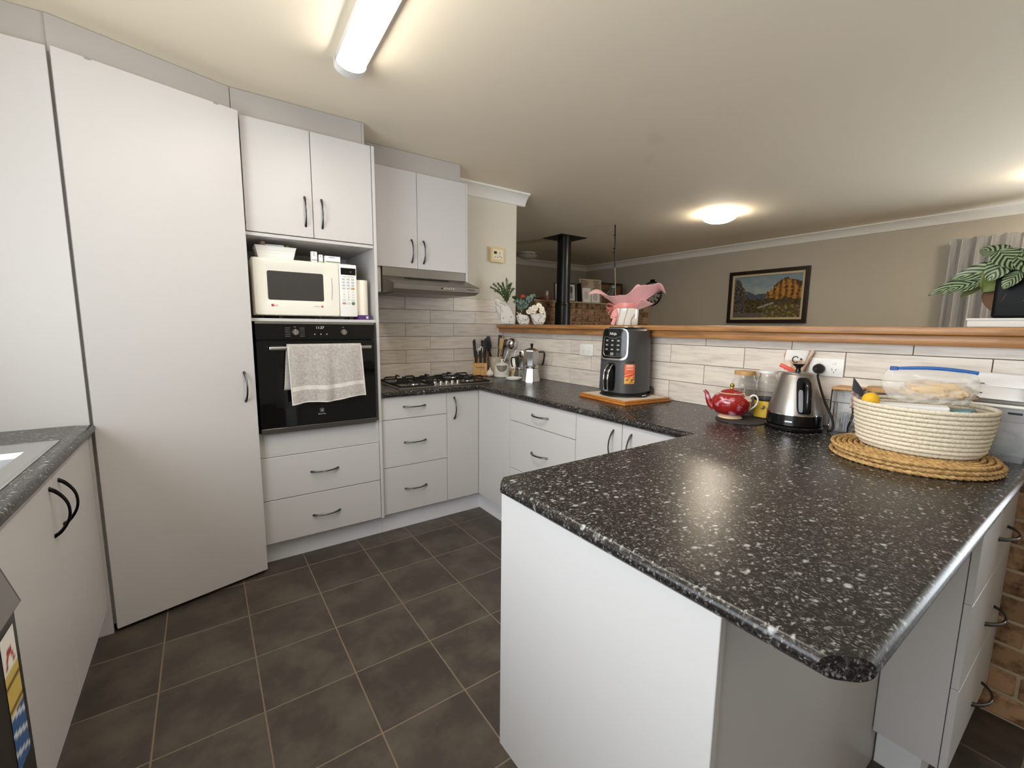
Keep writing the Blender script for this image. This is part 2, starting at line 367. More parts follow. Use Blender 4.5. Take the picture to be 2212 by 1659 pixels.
# ceiling
ce = struct('ceiling', MB().box(XL-.1, XF+.1, YR-.1, YL+.1, ZC, ZC+.1), ceil_m, 'flat cream painted ceiling over kitchen and lounge')
def smudge_ceiling():
    # two faint scuff marks on the paint
    nt = ceil_m.node_tree; b = nt.nodes['Principled BSDF']; tc = nn(nt, 'ShaderNodeTexCoord'); cur = None
    nz = nn(nt, 'ShaderNodeTexNoise'); nz.inputs['Scale'].default_value = 14; nz.inputs['Detail'].default_value = 5; nt.links.new(tc.outputs['Object'], nz.inputs['Vector'])
    for (x, y, rot, sx_, sy_) in ((2.45, -.70, .5, 5.5, 16), (2.70, -.46, .9, 9, 24)):
        mp = nn(nt, 'ShaderNodeMapping', vector_type='TEXTURE'); mp.inputs['Location'].default_value = (x, y, ZC); mp.inputs['Rotation'].default_value = (0, 0, rot); mp.inputs['Scale'].default_value = (1/sx_, 1/sy_, 1)
        nt.links.new(tc.outputs['Object'], mp.inputs[0]); ln = nn(nt, 'ShaderNodeVectorMath', operation='LENGTH'); nt.links.new(mp.outputs[0], ln.inputs[0])
        mr = nn(nt, 'ShaderNodeMapRange'); mr.inputs[1].default_value = 1.0; mr.inputs[2].default_value = .2; nt.links.new(ln.outputs['Value'], mr.inputs[0])
        mu = nn(nt, 'ShaderNodeMath', operation='MULTIPLY'); nt.links.new(mr.outputs[0], mu.inputs[0]); nt.links.new(nz.outputs['Fac'], mu.inputs[1])
        if cur is None: cur = mu.outputs[0]
        else:
            ad = nn(nt, 'ShaderNodeMath', operation='MAXIMUM'); nt.links.new(cur, ad.inputs[0]); nt.links.new(mu.outputs[0], ad.inputs[1]); cur = ad.outputs[0]
    mx = nn(nt, 'ShaderNodeMix', data_type='RGBA'); sc_ = nn(nt, 'ShaderNodeMath', operation='MULTIPLY'); sc_.inputs[1].default_value = .28; nt.links.new(cur, sc_.inputs[0])
    nt.links.new(sc_.outputs[0], mx.inputs[0]); mx.inputs[6].default_value = b.inputs['Base Color'].default_value; mx.inputs[7].default_value = S(168, 154, 136); nt.links.new(mx.outputs[2], b.inputs['Base Color'])
smudge_ceiling()
# walls
def wall_with_hole(ax, pos, th, a0, a1, z0, z1, h):
    b = MB(); ha0, ha1, hz0, hz1 = h
    def bx(p0, p1, q0, q1):
        if p1-p0 > 1e-4 and q1-q0 > 1e-4:
            (b.box(pos, pos+th, p0, p1, q0, q1) if ax == 'x' else b.box(p0, p1, pos, pos+th, q0, q1))
    bx(a0, ha0, z0, z1); bx(ha1, a1, z0, z1); bx(ha0, ha1, z0, hz0); bx(ha0, ha1, hz1, z1); return b
def add_mb(a, b): a.add(b.v, b.f); return a
struct('wall_left', wall_with_hole('x', XL-.1, .1, YR, YB, 0, ZC, (-2.75, -.95, 1.0, 2.1)), wall_paint, 'grey wall behind the sink with a window opening')
struct('wall_rear', MB().box(XL, XF, YR-.1, YR, 0, ZC), lounge_paint, 'plain grey rear wall of the dining end')
struct('wall_lounge_far', wall_with_hole('x', XF, .1, YR, YL, 0, ZC, (-4.95, -1.75, .06, 2.10)), lounge_paint, 'long grey lounge wall that carries the landscape painting')
struct('wall_lounge_end', MB().box(2.3, XF, YL, YL+.1, 0, ZC), lounge_paint, 'dim grey end wall of the lounge behind the flue')
struct('wall_lounge_side', MB().box(2.2, 2.3, YB+.1, YL, 0, ZC), lounge_paint, 'lounge side wall behind the kitchen wall')
wa = struct('wall_back', MB().box(XL, 2.46, YB+.008, YB+.11, 0, ZC), wall_paint, 'pale grey wall behind the cooktop with wood-look tile splashback')
# splashback tiles (pieces): wall_back
obj('grout_bed', MB().box(1.05, 2.33, YB+.005, YB+.0085, .9, 1.515), grout_wall, wa)
TG = .0028
def wtile(parent, L, h, loc, rz):
    return obj('tile', MB().rbox(-L/2+TG/2, L/2-TG/2, -.004, .004, -h/2+TG/2, h/2-TG/2, .0008), wood_tile, parent, loc=loc, rz=rz)
rows = [.9, 1.015, 1.115, 1.215, 1.315, 1.415, 1.515]
for k in range(6):
    z0, z1 = rows[k], rows[k+1]
    js = [1.055]+[x for x in ((1.452, 1.852, 2.253) if k % 2 == 1 else (1.252, 1.652, 2.053))]+[2.33 if z1 < 1.26 else 2.40]
    for a, b_ in zip(js, js[1:]): wtile(wa, b_-a, z1-z0, ((a+b_)/2, YB+.004, (z0+z1)/2), 0)
# divider wall (half height) with tiles, bricks, timber capping
wd = struct('wall_divider', MB().box(XB+.010, 2.46, -2.47, YB+.008, 0, 1.25), mortar_m, 'half-height divider wall with wood-look tiles between bench and timber ledge')
obj('grout_bed', MB().box(XB+.005, XB+.0105, -2.36, YB, .9, 1.25), grout_wall, wd)
rowsB = [.9, 1.010, 1.110, 1.210, 1.250]
for k in range(4):
    z0, z1 = rowsB[k], rowsB[k+1]
    off = -.160 if k % 2 == 0 else -.364
    if k == 2: off = -.160
    if k == 0: off = -.160
    if k in (1, 3): off = -.364
    js = sorted([y for y in [off+.4055*i for i in range(-8, 4)] if -2.35 < y < YB-.02]+[-2.36, YB-.002])
    for a, b_ in zip(js, js[1:]): wtile(wd, b_-a, z1-z0, (XB+.004, (a+b_)/2, (z0+z1)/2), PI/2)
bm_ = MB().rbox(-.055, .055, -.1145, .1145, -.037, .037, .004); brick_me = mesh('brick', bm_); brick_me.materials.append(brick_m)
hb_ = MB().rbox(-.055, .055, -.0545, .0545, -.037, .037, .004); half_me = mesh('brick', hb_); half_me.materials.append(brick_m)
for k in range(10):
    z = .045+.0865*k
    if z > 1.22: break
    for y in ((-2.355,) if k % 2 == 0 else (-2.235,)):
        obj('brick', brick_me, None, wd, loc=(XB+.058, y, z))
    if k % 2: obj('brick', half_me, None, wd, loc=(XB+.058, -2.4125, z))
cap = struct('trim_1', MB().rbox(2.257, 2.54, -2.52, YB+.004, 1.286, 1.313, .004, 2), timber, 'honey timber capping ledge along the top of the divider wall', 40)
obj('moulding', MB().rbox(2.282, 2.515, -2.50, YB+.004, 1.248, 1.286, .006, 2), timber, cap, 40)
# cornices
def cornice_profile(): return [(0,0), (.09,0), (.086,-.012), (.06,-.02), (.035,-.045), (.018,-.07), (.012,-.086), (0,-.09)]
def cornice(name, ax, pos, sgn, a0, a1, label):
    pts = [(pos+sgn*p, ZC+q) for p, q in cornice_profile()]
    b = MB().prism(pts, 1 if ax == 'x' else 0, a0, a1)
    struct(name, b, cornice_m, label, 50)
cornice('trim_2', 'y', YB+.008, -1, 1.76, 2.54, 'short white cornice above the thermostat wall')
cornice('trim_3', 'x', XF, -1, YR, YL, 'white cornice along the lounge wall above the painting')
cornice('trim_4', 'y', YL, -1, 2.3, XF, 'white cornice along the dim lounge end wall')

# ================================================================== CABINETS
def kick(root, b): return obj('kickboard', b, kick_m, root, world=True)
# --- tall oven cabinet
t = thing('oven_cabinet', 'tall white oven cabinet with two upper doors and two drawers', 'cabinet', (.72, .38, 0))
fy = .09
obj('carcass', MB().box(.40, 1.035, .655, .675, .13, 2.27).box(.40, .418, fy+.02, .655, .13, 2.27).box(.40, 1.035, fy+TH+.002, .655, 2.255, 2.27)
    .box(.418, 1.035, fy+.02, .655, .13, .60).box(.418, 1.035, fy+TH+.002, .655, 1.76, 1.775), white_panel, t, world=True)
obj('side_panel', MB().rbox(1.037, 1.053, .085, .68, .125, 2.272, .001), white_lam, t, world=True)
obj('shelf', MB().rbox(.414, 1.036, .092, .65, 1.311, 1.327, .001), white_lam, t, world=True)
obj('shelf', MB().rbox(.414, 1.036, .092, .65, 1.727, 1.743, .001), white_lam, t, world=True)
obj('infill_panel', MB().rbox(.41, 1.036, .098, .112, .603, .733, .001).box(.436, 1.012, .0965, .1, .615, .733), white_lam, t, world=True)
front(t, 'door', 'y-', fy, .420, .7235, 1.747, 2.272, (.687, 1.873), True)
front(t, 'door', 'y-', fy, .7265, 1.0345, 1.747, 2.272, (.768, 1.873), True)
front(t, 'drawer', 'y-', fy, .414, 1.0345, .370, .600, (.725, .492))
front(t, 'drawer', 'y-', fy, .414, 1.0345, .130, .366, (.725, .240))
kick(t, MB().box(.40, 1.053, .155, .17, 0, .128))
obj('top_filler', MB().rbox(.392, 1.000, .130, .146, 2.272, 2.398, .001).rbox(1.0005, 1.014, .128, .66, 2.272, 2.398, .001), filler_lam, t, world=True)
# --- pantry
t = thing('pantry_cabinet', 'full-height white pantry with one angled door beside the oven', 'cabinet', (-.1, .2, 0))
A = Vector((-.1655, -.122, 0)); B = Vector((.4125, .046, 0)); dv = (B-A).normalized(); nv = Vector((dv.y, -dv.x, 0))
Mp = Matrix((dv, -nv, Vector((0,0,1)))).transposed().to_4x4(); Mp.translation = A
Lp = (B-A).length
obj('carcass', MB().prism([(XL+.01, -.095), (-.19, -.095), (.395, .085), (.395, .66), (XL+.01, .66)], 2, .03, 2.262), white_panel, t, world=True)
obj('side_panel', MB().rbox(XL+.005, -.1755, -.114, -.098, 0, 2.268, .001), white_lam, t, world=True)
d = obj('door', MB().rbox(0.003, Lp, 0, .018, .018, 2.27, .0012).xf(Mp), white_lam, t, world=True)
hc = Mp @ Vector((.552, 0, .992)); handle(d, hc, nv, True)
obj('door_chip', MB().sphere((.10, -.0003, 2.2665), .011, 10, 6, (1, .12, .3)).xf(Mp), print_grey, d, world=True)
obj('door_chip', MB().sphere((.515, -.0003, 2.2665), .011, 10, 6, (1, .12, .3)).xf(Mp), print_grey, d, world=True)
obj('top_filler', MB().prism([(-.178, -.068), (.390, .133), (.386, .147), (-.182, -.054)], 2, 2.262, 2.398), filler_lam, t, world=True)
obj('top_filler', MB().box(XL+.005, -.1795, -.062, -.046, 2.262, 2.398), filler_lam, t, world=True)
# --- drawer base beside oven
byf, bxf = .105, 1.735
ZT = .866
def base(name, label, loc): return thing(name, label, 'cabinet', loc)
t = base('drawer_cabinet', 'white three-drawer base cabinet under the cooktop, beside the oven', (1.27, .38, 0))
obj('carcass', MB().box(1.056, 1.492, byf+TH+.001, .66, .128, ZT), white_panel, t, world=True)
for z0, z1, hz in ((.728, .864, .8), (.428, .7245, .575), (.130, .4245, .276)): front(t, 'drawer', 'y-', byf, 1.057, 1.4915, z0, z1, (1.27, hz))
kick(t, MB().box(1.054, 1.493, .155, .17, 0, .126))
# --- corner cabinet
t = base('corner_cabinet', 'white corner base cabinet with folding doors under the moka pots', (2.0, .35, 0))
obj('carcass', MB().prism([(1.4945, byf+TH+.001), (bxf+TH+.001, byf+TH+.001), (bxf+TH+.001, -.268), (2.30, -.268), (2.30, .66), (1.4945, .66)], 2, .128, ZT), white_panel, t, world=True)
front(t, 'door', 'y-', byf, 1.4945, bxf-.001, .130, .864, (1.546, .757), True)
front(t, 'door', 'x-', bxf, -.2695, byf-.001, .130, .864)
kick(t, MB().box(1.4935, 1.785, .155, .17, 0, .126).box(1.773, 1.788, -.2695, .155, 0, .126))
# --- drawers on divider run
t = base('drawer_cabinet', 'white three-drawer base cabinet under the air fryer bench', (2.0, -.56, 0))
obj('carcass', MB().box(bxf+TH+.001, 2.30, -.857, -.271, .128, ZT), white_panel, t, world=True)
for z0, z1, hz in ((.728, .864, .798), (.428, .7245, .573), (.130, .4245, .276)): front(t, 'drawer', 'x-', bxf, -.8575, -.2725, z0, z1, (-.567, hz))
kick(t, MB().box(1.773, 1.788, -.8575, -.2705, 0, .126))
# --- double door cabinet
t = base('double_door_cabinet', 'white double-door base cabinet in the inner corner behind the peninsula', (2.0, -1.17, 0))
obj('carcass', MB().box(bxf+TH+.001, 2.30, -1.50, -.860, .128, ZT), white_panel, t, world=True)
front(t, 'door', 'x-', bxf, -1.1575, -.8605, .130, .864, (-1.108, .757), True)
front(t, 'door', 'x-', bxf, -1.498, -1.1605, .130, .864, (-1.212, .757), True)
kick(t, MB().box(1.773, 1.788, -1.50, -.8605, 0, .126))
# --- peninsula
t = base('peninsula_cabinet', 'white peninsula base with plain end panel facing the aisle', (1.28, -1.83, 0))
obj('carcass', MB().box(.848, 1.75, -2.112, -1.56, .12, ZT).box(1.751, 2.30, -2.112, -1.503, .12, ZT), white_panel, t, world=True)
obj('end_panel', MB().rbox(.83, .846, -2.136, -1.532, .118, ZT, .001), white_lam, t, world=True)
obj('back_panel', MB().rbox(.8475, 1.815, -2.130, -2.114, .0, ZT, .001), white_lam, t, world=True)
obj('front_panel', MB().rbox(.8475, 1.70, -1.556, -1.54, .128, ZT, .001), white_lam, t, world=True)
kick(t, MB().box(.862, .877, -2.112, -1.60, 0, .118).box(.877, 1.76, -1.615, -1.60, 0, .118))
t = base('drawer_cabinet', 'white three-drawer cabinet at the far end of the peninsula facing the brick wall', (2.03, -2.21, 0))
obj('carcass', MB().box(1.772, 2.315, -2.272, -2.133, .128, ZT), white_panel, t, world=True)
obj('side_panel', MB().rbox(1.755, 1.771, -2.272, -2.1325, .128, ZT, .001), white_lam, t, world=True)
for z0, z1, hz in ((.6115, .864, .715), (.3715, .6105, .453), (.130, .3705, .191)): front(t, 'drawer', 'y-', -2.2895, 1.756, 2.318, z0, z1, (2.097, hz))
kick(t, MB().box(1.80, 2.31, -2.235, -2.22, 0, .126).box(1.80, 1.815, -2.22, -2.134, 0, .126))
# --- upper cabinet over hood
t = thing('wall_cabinet', 'white two-door wall cabinet above the range hood', 'cabinet', (1.46, .5, 1.5))
uy = .34
obj('carcass', MB().box(1.056, 1.768, uy+TH+.001, .66, 1.68, 2.27).box(1.056, 1.165, uy+.022, .66, 1.51, 1.68), white_panel, t, world=True)
obj('side_panel', MB().rbox(1.7705, 1.785, uy+.002, .68, 1.515, 2.272, .001), white_lam, t, world=True)
front(t, 'door', 'y-', uy, 1.060, 1.4065, 1.668, 2.272, (1.366, 1.778), True)
front(t, 'door', 'y-', uy, 1.4095, 1.769, 1.668, 2.272, (1.449, 1.778), True)
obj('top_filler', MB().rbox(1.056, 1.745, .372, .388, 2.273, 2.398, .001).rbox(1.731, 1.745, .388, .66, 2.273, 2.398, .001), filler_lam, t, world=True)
# --- sink cabinet
t = base('sink_cabinet', 'white two-door sink cabinet with long black bow handles', (-.45, -.66, 0))
sx = -.182
obj('carcass', MB().box(XL+.01, sx-TH-.001, -1.195, -.115, .128, .70).box(sx-TH-.03, sx-TH-.001, -1.195, -.115, .70, ZT), white_panel, t, world=True)
front(t, 'door', 'x+', sx, -.6445, -.138, .130, .862, (-.592, .745), True, HMB)
front(t, 'door', 'x+', sx, -1.192, -.6475, .130, .862, (-.692, .747), True, HMB)
kick(t, MB().box(-.24, -.225, -1.192, -.1145, 0, .126))

# ================================================================== BENCHTOPS
def bench_mesh(outline, rnd, zt, zb, r=None, seg=6):
    """polygon slab; rnd[i] True = bullnose on edge i (from point i to i+1)"""
    n = len(outline); h = (zt-zb)/2; r = r or h; P = [Vector((x, y)) for x, y in outline]
    area = sum(P[i].x*P[(i+1) % n].y-P[(i+1) % n].x*P[i].y for i in range(n))
    sg = 1 if area > 0 else -1
    rings = []
    for k in range(2*seg+1):
        th = -PI/2+PI*k/(2*seg); dd = r*(1-math.cos(th)); z = (zt+zb)/2-h*math.sin(th)
        lines = []
        for i in range(n):
            d = (P[(i+1) % n]-P[i]).normalized(); nrm = Vector((-d.y, d.x))*sg
            lines.append((P[i]+nrm*(dd if rnd[i] else 0), d))
        ring = []
        for i in range(n):
            (p, d), (p2, d2) = lines[i-1], lines[i]
            den = d.x*d2.y-d.y*d2.x
            t_ = ((p2-p).x*d2.y-(p2-p).y*d2.x)/den
            q = p+d*t_; ring.append(Vector((q.x, q.y, z)))
        rings.append(ring)
    b = MB(); b.add([v for rg in rings for v in rg], [])
    m = len(rings)
    for k in range(m-1):
        for i in range(n): b.f.append([k*n+i, k*n+(i+1) % n, (k+1)*n+(i+1) % n, (k+1)*n+i])
    b.f.append(list(range(n))); b.f.append([(m-1)*n+i for i in range(n)][::-1])
    return b
ol = [(1.0545, YB-.001), (XB-.001, YB-.001), (XB-.001, -2.316), (.862, -2.316), (.8135, -2.268), (.8135, -1.55), (.858, -1.505), (1.718, -1.505), (1.718, .078), (1.0545, .078)]
rn = [False, False, True, False, True, False, True, True, True, False]
tag(obj('benchtop', bench_mesh(ol, rn, .900, .8665), granite_m, smooth=35), 'black speckled laminate benchtop wrapping from cooktop round to the peninsula', 'benchtop')
sb = bench_mesh([(-.205, -2.1), (-.158, -2.1), (-.158, -.1185), (-.205, -.1185)], [False, True, True, False], .900, .8665)
sb.box(XL+.001, -.205, -.395, -.1185, .8665, .900).box(XL+.001, -.205, -2.1, -1.30, .8665, .900).box(XL+.001, -.65, -1.30, -.395, .8665, .900)
tag(obj('benchtop', sb, granite_m, smooth=35), 'black speckled laminate benchtop around the steel sink', 'benchtop')
# sink
t = thing('sink', 'stainless steel inset sink in the left benchtop', 'sink', (-.43, -.85, .9))
rim = MB()
def rect_ring(b, o, i, zo, zi):
    vs = [(o[0], o[2], zo), (o[1], o[2], zo), (o[1], o[3], zo), (o[0], o[3], zo), (i[0], i[2], zi), (i[1], i[2], zi), (i[1], i[3], zi), (i[0], i[3], zi)]
    b.add(vs, [(0,1,5,4), (1,2,6,5), (2,3,7,6), (3,0,4,7)]); return b
O_, I_ = (-.66, -.207, -1.31, -.392), (-.60, -.262, -.98, -.52)
rect_ring(rim, O_, (O_[0]+.006, O_[1]-.006, O_[2]+.006, O_[3]-.006), .9005, .9035)
rect_ring(rim, (O_[0]+.006, O_[1]-.006, O_[2]+.006, O_[3]-.006), (O_[0]+.012, O_[1]-.012, O_[2]+.012, O_[3]-.012), .9035, .9012)
rect_ring(rim, (O_[0]+.012, O_[1]-.012, O_[2]+.012, O_[3]-.012), I_, .9012, .9005)
rect_ring(rim, I_, (I_[0]+.01, I_[1]-.01, I_[2]+.01, I_[3]-.01), .9005, .885)
obj('rim', rim, sink_steel, t, world=True)
bowl = MB(); J = (I_[0]+.01, I_[1]-.01, I_[2]+.01, I_[3]-.01); K = (J[0]+.03, J[1]-.03, J[2]+.03, J[3]-.03)
rect_ring(bowl, J, (J[0]+.01, J[1]-.01, J[2]+.01, J[3]-.01), .885, .75); rect_ring(bowl, (J[0]+.01, J[1]-.01, J[2]+.01, J[3]-.01), K, .75, .73)
bowl.add([(K[0], K[2], .73), (K[1], K[2], .73), (K[1], K[3], .73), (K[0], K[3], .73)], [(0,1,2,3)])
obj('bowl', bowl, sink_steel, t, world=True)
# dishwasher
t = thing('dishwasher', 'grey stainless dishwasher with rating stickers at the end of the sink run', 'dishwasher', (-.44, -1.5, 0))
obj('body', MB().box(XL+.02, -.17, -1.80, -1.20, .02, .855), grey_pl, t, world=True)
obj('door', MB().prism([(-.168, .10), (-.140, .10), (-.140, .715), (-.128, .735), (-.150, .815), (-.168, .815)], 1, -1.80, -1.202), steel_dark, t, world=True)
obj('control_strip', MB().prism([(-.1275, .737), (-.1485, .813), (-.1515, .8135), (-.1305, .737)], 1, -1.79, -1.21), steel, t, world=True)
def star_label(u, v):
    if v > .72: 
        return S(236, 232, 224) if (u-.5)**2*2.2+(v-.72)**2*9 > .25 or v < .76 else (S(170, 60, 50) if (u-.5)**2*2.2+(v-.72)**2*9 > .12 else S(240, 236, 228))
    if v > .42: return S(206, 180, 96) if abs(math.sin(v*34)) > .25 else S(90, 60, 30)
    return S(62, 96, 144) if abs(math.sin(v*22+u*2)) > .35 else S(220, 226, 232)
obj('rating_sticker', color_grid(12, 40, lambda u, v: Vector((-.1392, -1.29+.07*u, .42+.28*v)), star_label), sticker_m, t, world=True)

# ================================================================== APPLIANCES
# --- built-in oven
t = thing('oven', 'black glass built-in oven with steel handle under the microwave', 'oven', (.72, .3, .73))
def oy(z0, z1, y0=.060, y1=.078, x0=.426, x1=1.014): return MB().rbox(x0, x1, y0, y1, z0, z1, .0015)
obj('body', MB().box(.436, 1.004, .0795, .60, .7345, 1.309), black_matt, t, world=True)
cp = obj('control_panel', oy(1.219, 1.309), black_glass, t, world=True)
obj('top_trim', MB().box(.426, 1.014, .0575, .06, 1.3, 1.3095), steel, cp, world=True)
for x in (.605, .845):
    k = obj('knob', MB().cyl((x, .0595, 1.258), (x, .036, 1.258), .0165, .0145, 28), steel, cp, 40, world=True)
    obj('pointer', MB().rbox(x-.0015, x+.0015, .0345, .0365, 1.246, 1.274, .0005), chrome, k, world=True)
text('clock_display', '11:37', .019, print_lite, cp, (.726, .0592, 1.281), (1,0,0), (0,0,1), world=True)
ps = MB()
for s_ in (-1, 1):
    for k in range(5): ps.box(.605+s_*.034-.012, .605+s_*.034+.012, .0592, .0598, 1.2365+.0105*k, 1.2378+.0105*k)
for k in range(3): ps.cyl((.700+.03*k, .0596, 1.247), (.700+.03*k, .0592, 1.247), .0035, n=12)
ps.box(.840, .850, .0592, .0598, 1.283, 1.285); ps.box(.600, .610, .0592, .0598, 1.283, 1.285)
obj('panel_markings', ps, print_grey, cp, world=True)['kind'] = 'stuff'
d = obj('door', oy(.765, 1.214), black_glass, t, world=True)
obj('bottom_trim', MB().rbox(.426, 1.014, .056, .078, .735, .763, .002), steel_dark, t, world=True)
obj('window', MB().rbox(.50, .945, .0590, .0602, .865, 1.14, .0005), mat('dark_window', S(16, 15, 15), .08), d, world=True)
hb = MB().rbox(.478, .985, .014, .026, 1.168, 1.186, .004, 2)
for x in (.50, .963): hb.box(x-.008, x+.008, .025, .0605, 1.171, 1.183)
obj('handle', hb, steel, d, 40, world=True)
lg = MB().box(.7085, .7275, .0592, .0598, .8265, .8275).box(.7085, .7275, .0592, .0598, .8455, .8465).box(.7085, .7095, .0592, .0598, .8265, .8465).box(.7265, .7275, .0592, .0598, .8265, .8465)
lg.prism([(.722, .8305), (.722, .8425), (.712, .8365)], 1, .0592, .0598); obj('logo', lg, print_lite, d, world=True)
text('lettering', 'Electrolux', .0095, print_lite, d, (.718, .0592, .8165), (1,0,0), (0,0,1), world=True)
# --- tea towel over oven handle
t = thing('hand_towel', 'pale grey terry towel hanging over the oven handle', 'towel', (.73, .02, .9))
def towel(u, v):
    top = 1.1915; s_ = v
    xl, xr = .553+.012*v, .913+.028*v
    x = xl+(xr-xl)*u
    zb = .890+.022*u+.006*math.sin(u*9)
    if v < .30:                       # back fall
        k = 1-v/.30; z = top-.004-k*.225; x -= .016*k; y = .034+.002*math.sin(u*14)
    elif v < .40:
        a = (v-.30)/.10*PI; y = .0200+.0140*math.cos(a); z = top-.004+.0085*math.sin(a)
    else:
        k = (v-.40)/.60; z = top-.004-k*(top-zb)
        y = .0060-.006*k-.0130*k**.7*(math.sin(u*17+.8)*.5+.5*math.sin(u*31)*math.exp(-((u-.5)/.3)**2))-.012*math.exp(-((u-.53)/.05)**2)*k*(1-k)*2
    return Vector((x, y, z))
tw = obj('cloth', MB().grid(towel, 64, 60), towel_m, t, 80, world=True)
md = tw.modifiers.new('thickness', 'SOLIDIFY'); md.thickness = .0045; md.offset = 0
def band(u, v):
    k = .70+.075*v; p = towel(u, .40+.60*k); p.y -= .0032; return p
obj('woven_band', MB().grid(band, 64, 6), towel_band, tw, 80, world=True)
hem = MB()
for u_ in (.006, .994): hem.tube([towel(u_, .40+.60*k/14)+Vector((0, -.002, 0)) for k in range(15)], .0035, 6)
hem.tube([towel(k/30, .998)+Vector((0, -.001, 0)) for k in range(31)], .0035, 6)
obj('hem', hem, towel_band, tw, 60, world=True)
# --- microwave
t = thing('microwave', 'cream microwave oven in the niche above the oven', 'microwave', (.69, .3, 1.327))
obj('casing', MB().rbox(.434, .944, .128, .50, 1.3425, 1.630, .006, 2), cream_pl, t, 40, world=True)
for x in (.47, .56, .76, .90): obj('foot', MB().cyl((x, .18, 1.3272), (x, .18, 1.345), .014, n=14), black_matt, t, 40, world=True)
def rr(x0, x1, z0, z1, r, n=6):
    pts = []
    for cx, cz, a0 in ((x1-r, z1-r, 0), (x0+r, z1-r, PI/2), (x0+r, z0+r, PI), (x1-r, z0+r, 3*PI/2)):
        pts += [(cx+r*math.cos(a0+PI/2*i/n), cz+r*math.sin(a0+PI/2*i/n)) for i in range(n+1)]
    return pts
def loops(b, ls, capend=True):
    """ls: list of (points2d, y)"""
    n = len(ls[0][0]); n0 = len(b.v)
    for pts, y in ls: b.add([(x, y, z) for x, z in pts], [])
    for k in range(len(ls)-1):
        for i in range(n): b.f.append([n0+k*n+i, n0+k*n+(i+1) % n, n0+(k+1)*n+(i+1) % n, n0+(k+1)*n+i])
    if capend: b.f.append([n0+(len(ls)-1)*n+i for i in range(n)])
    return b
door = loops(MB(), [(rr(.436, .8465, 1.3445, 1.6285, .012), .128), (rr(.436, .8465, 1.3445, 1.6285, .012), .114), (rr(.439, .8435, 1.3475, 1.6255, .012), .109),
    (rr(.462, .800, 1.375, 1.602, .02), .106), (rr(.492, .772, 1.416, 1.574, .012), .1165), (rr(.499, .766, 1.422, 1.567, .008), .117)], False)
d = obj('door', door, cream_pl, t, 30, world=True)
obj('window', MB().prism(rr(.4985, .7665, 1.4215, 1.5675, .009), 1, .1165, .125), mat('microwave_window', S(62, 60, 58), .25), d, world=True)
obj('door_grip', MB().tube([(.8045, .1065, 1.43), (.808, .104, 1.49), (.8075, .1065, 1.55)], .0022, 6, flat=.5), grey_pl, d, 40, world=True)
lg = MB().cyl((.516, .108, 1.394), (.516, .1068, 1.394), .0065, n=20); obj('logo', lg, print_red, d, world=True)
text('lettering', 'LG', .013, print_grey, d, (.533, .1072, 1.394), (1,0,0), (0,0,1), world=True)
text('lettering', 'intellowave', .0065, print_grey, d, (.728, .1072, 1.3945), (1,0,0), (0,0,1), world=True)
obj('logo', MB().cyl((.754, .108, 1.3945), (.754, .1068, 1.3945), .005, n=16), print_red, d, world=True)
pn = obj('control_panel', MB().rbox(.848, .942, .111, .130, 1.3445, 1.6285, .004, 2), white_pl, t, 40, world=True)
obj('display', MB().rbox(.857, .937, .1095, .112, 1.572, 1.609, .0005), black_glass, pn, world=True)
text('digit', '0', .012, print_grey, pn, (.910, .1092, 1.588), (1,0,0), (0,0,1), world=True)
text('lettering', 'Sensor Cook Guide', .0075, print_dark, pn, (.897, .1106, 1.562), (1,0,0), (0,0,1), world=True)
bt = mat('button_grey', S(206, 208, 212), .5); bts = []
for r_ in range(4):
    for c_ in range(3):
        x, z = .8705+.0245*c_, 1.5475-.0165*r_
        bts.append(('button', x, z, .0095, .0058, mat('button_gold', S(206, 164, 60), .5) if (r_, c_) == (3, 2) else bt))
for nm, x, z, hw, hh, m_ in bts:
    k = obj(nm, MB().rbox(x-hw, x+hw, .1098, .1115, z-hh, z+hh, .001), m_, pn, world=True)
    obj('icon', MB().box(x-.0045, x+.0045, .1094, .11, z-.0028, z-.0016).box(x-.003, x+.003, .1094, .11, z, z+.003), print_grey, k, world=True)
for i, s_ in enumerate('1234567890'):
    r_, c_ = (i//3, i % 3) if i < 9 else (3, 1)
    text('numeral', s_, .0105, print_dark, pn, (.8705+.0245*c_, .1106, 1.4785-.0145*r_), (1,0,0), (0,0,1), world=True)
for x, z, m_ in ((.8705, 1.4345, bt), (.9195, 1.4345, bt), (.8705, 1.4165, mat('button_red', S(206, 130, 118), .5)), (.895, 1.4165, bt)):
    obj('button', MB().rbox(x-.0095, x+.0095, .1098, .1115, z-.0055, z+.0055, .001), m_, pn, world=True)
obj('button', MB().cyl((.9195, .1112, 1.4165), (.9195, .1096, 1.4165), .0092, n=20), mat('button_green', S(92, 116, 74), .5), pn, world=True)
# things on top of the microwave
t = thing('storage_basket', 'white ribbed plastic basket of odds and ends on the microwave', 'basket', (.552, .22, 1.6305))
bk = MB()
for (x0, x1, y0, y1, z0, z1) in ((-.068, -.090, -.045, -.062, .0, .065), (.068, .090, -.045, -.062, 0, .065)): pass
def tapered(b, w0, d0, w1, d1, z0, z1, th=.0025):
    rect_ring(b, (-w0, w0, -d0, d0), (-w1, w1, -d1, d1), z0, z1); rect_ring(b, (-w0+th, w0-th, -d0+th, d0-th), (-w1+th, w1-th, -d1+th, d1-th), z0+th, z1)
    rect_ring(b, (-w1, w1, -d1, d1), (-w1+th, w1-th, -d1+th, d1-th), z1, z1); b.add([(-w0, -d0, z0), (w0, -d0, z0), (w0, d0, z0), (-w0, d0, z0)], [(0,1,2,3)]); return b
tapered(bk, .080, .052, .094, .066, 0, .062); obj('tub', bk, white_pl, t)
rb = MB()
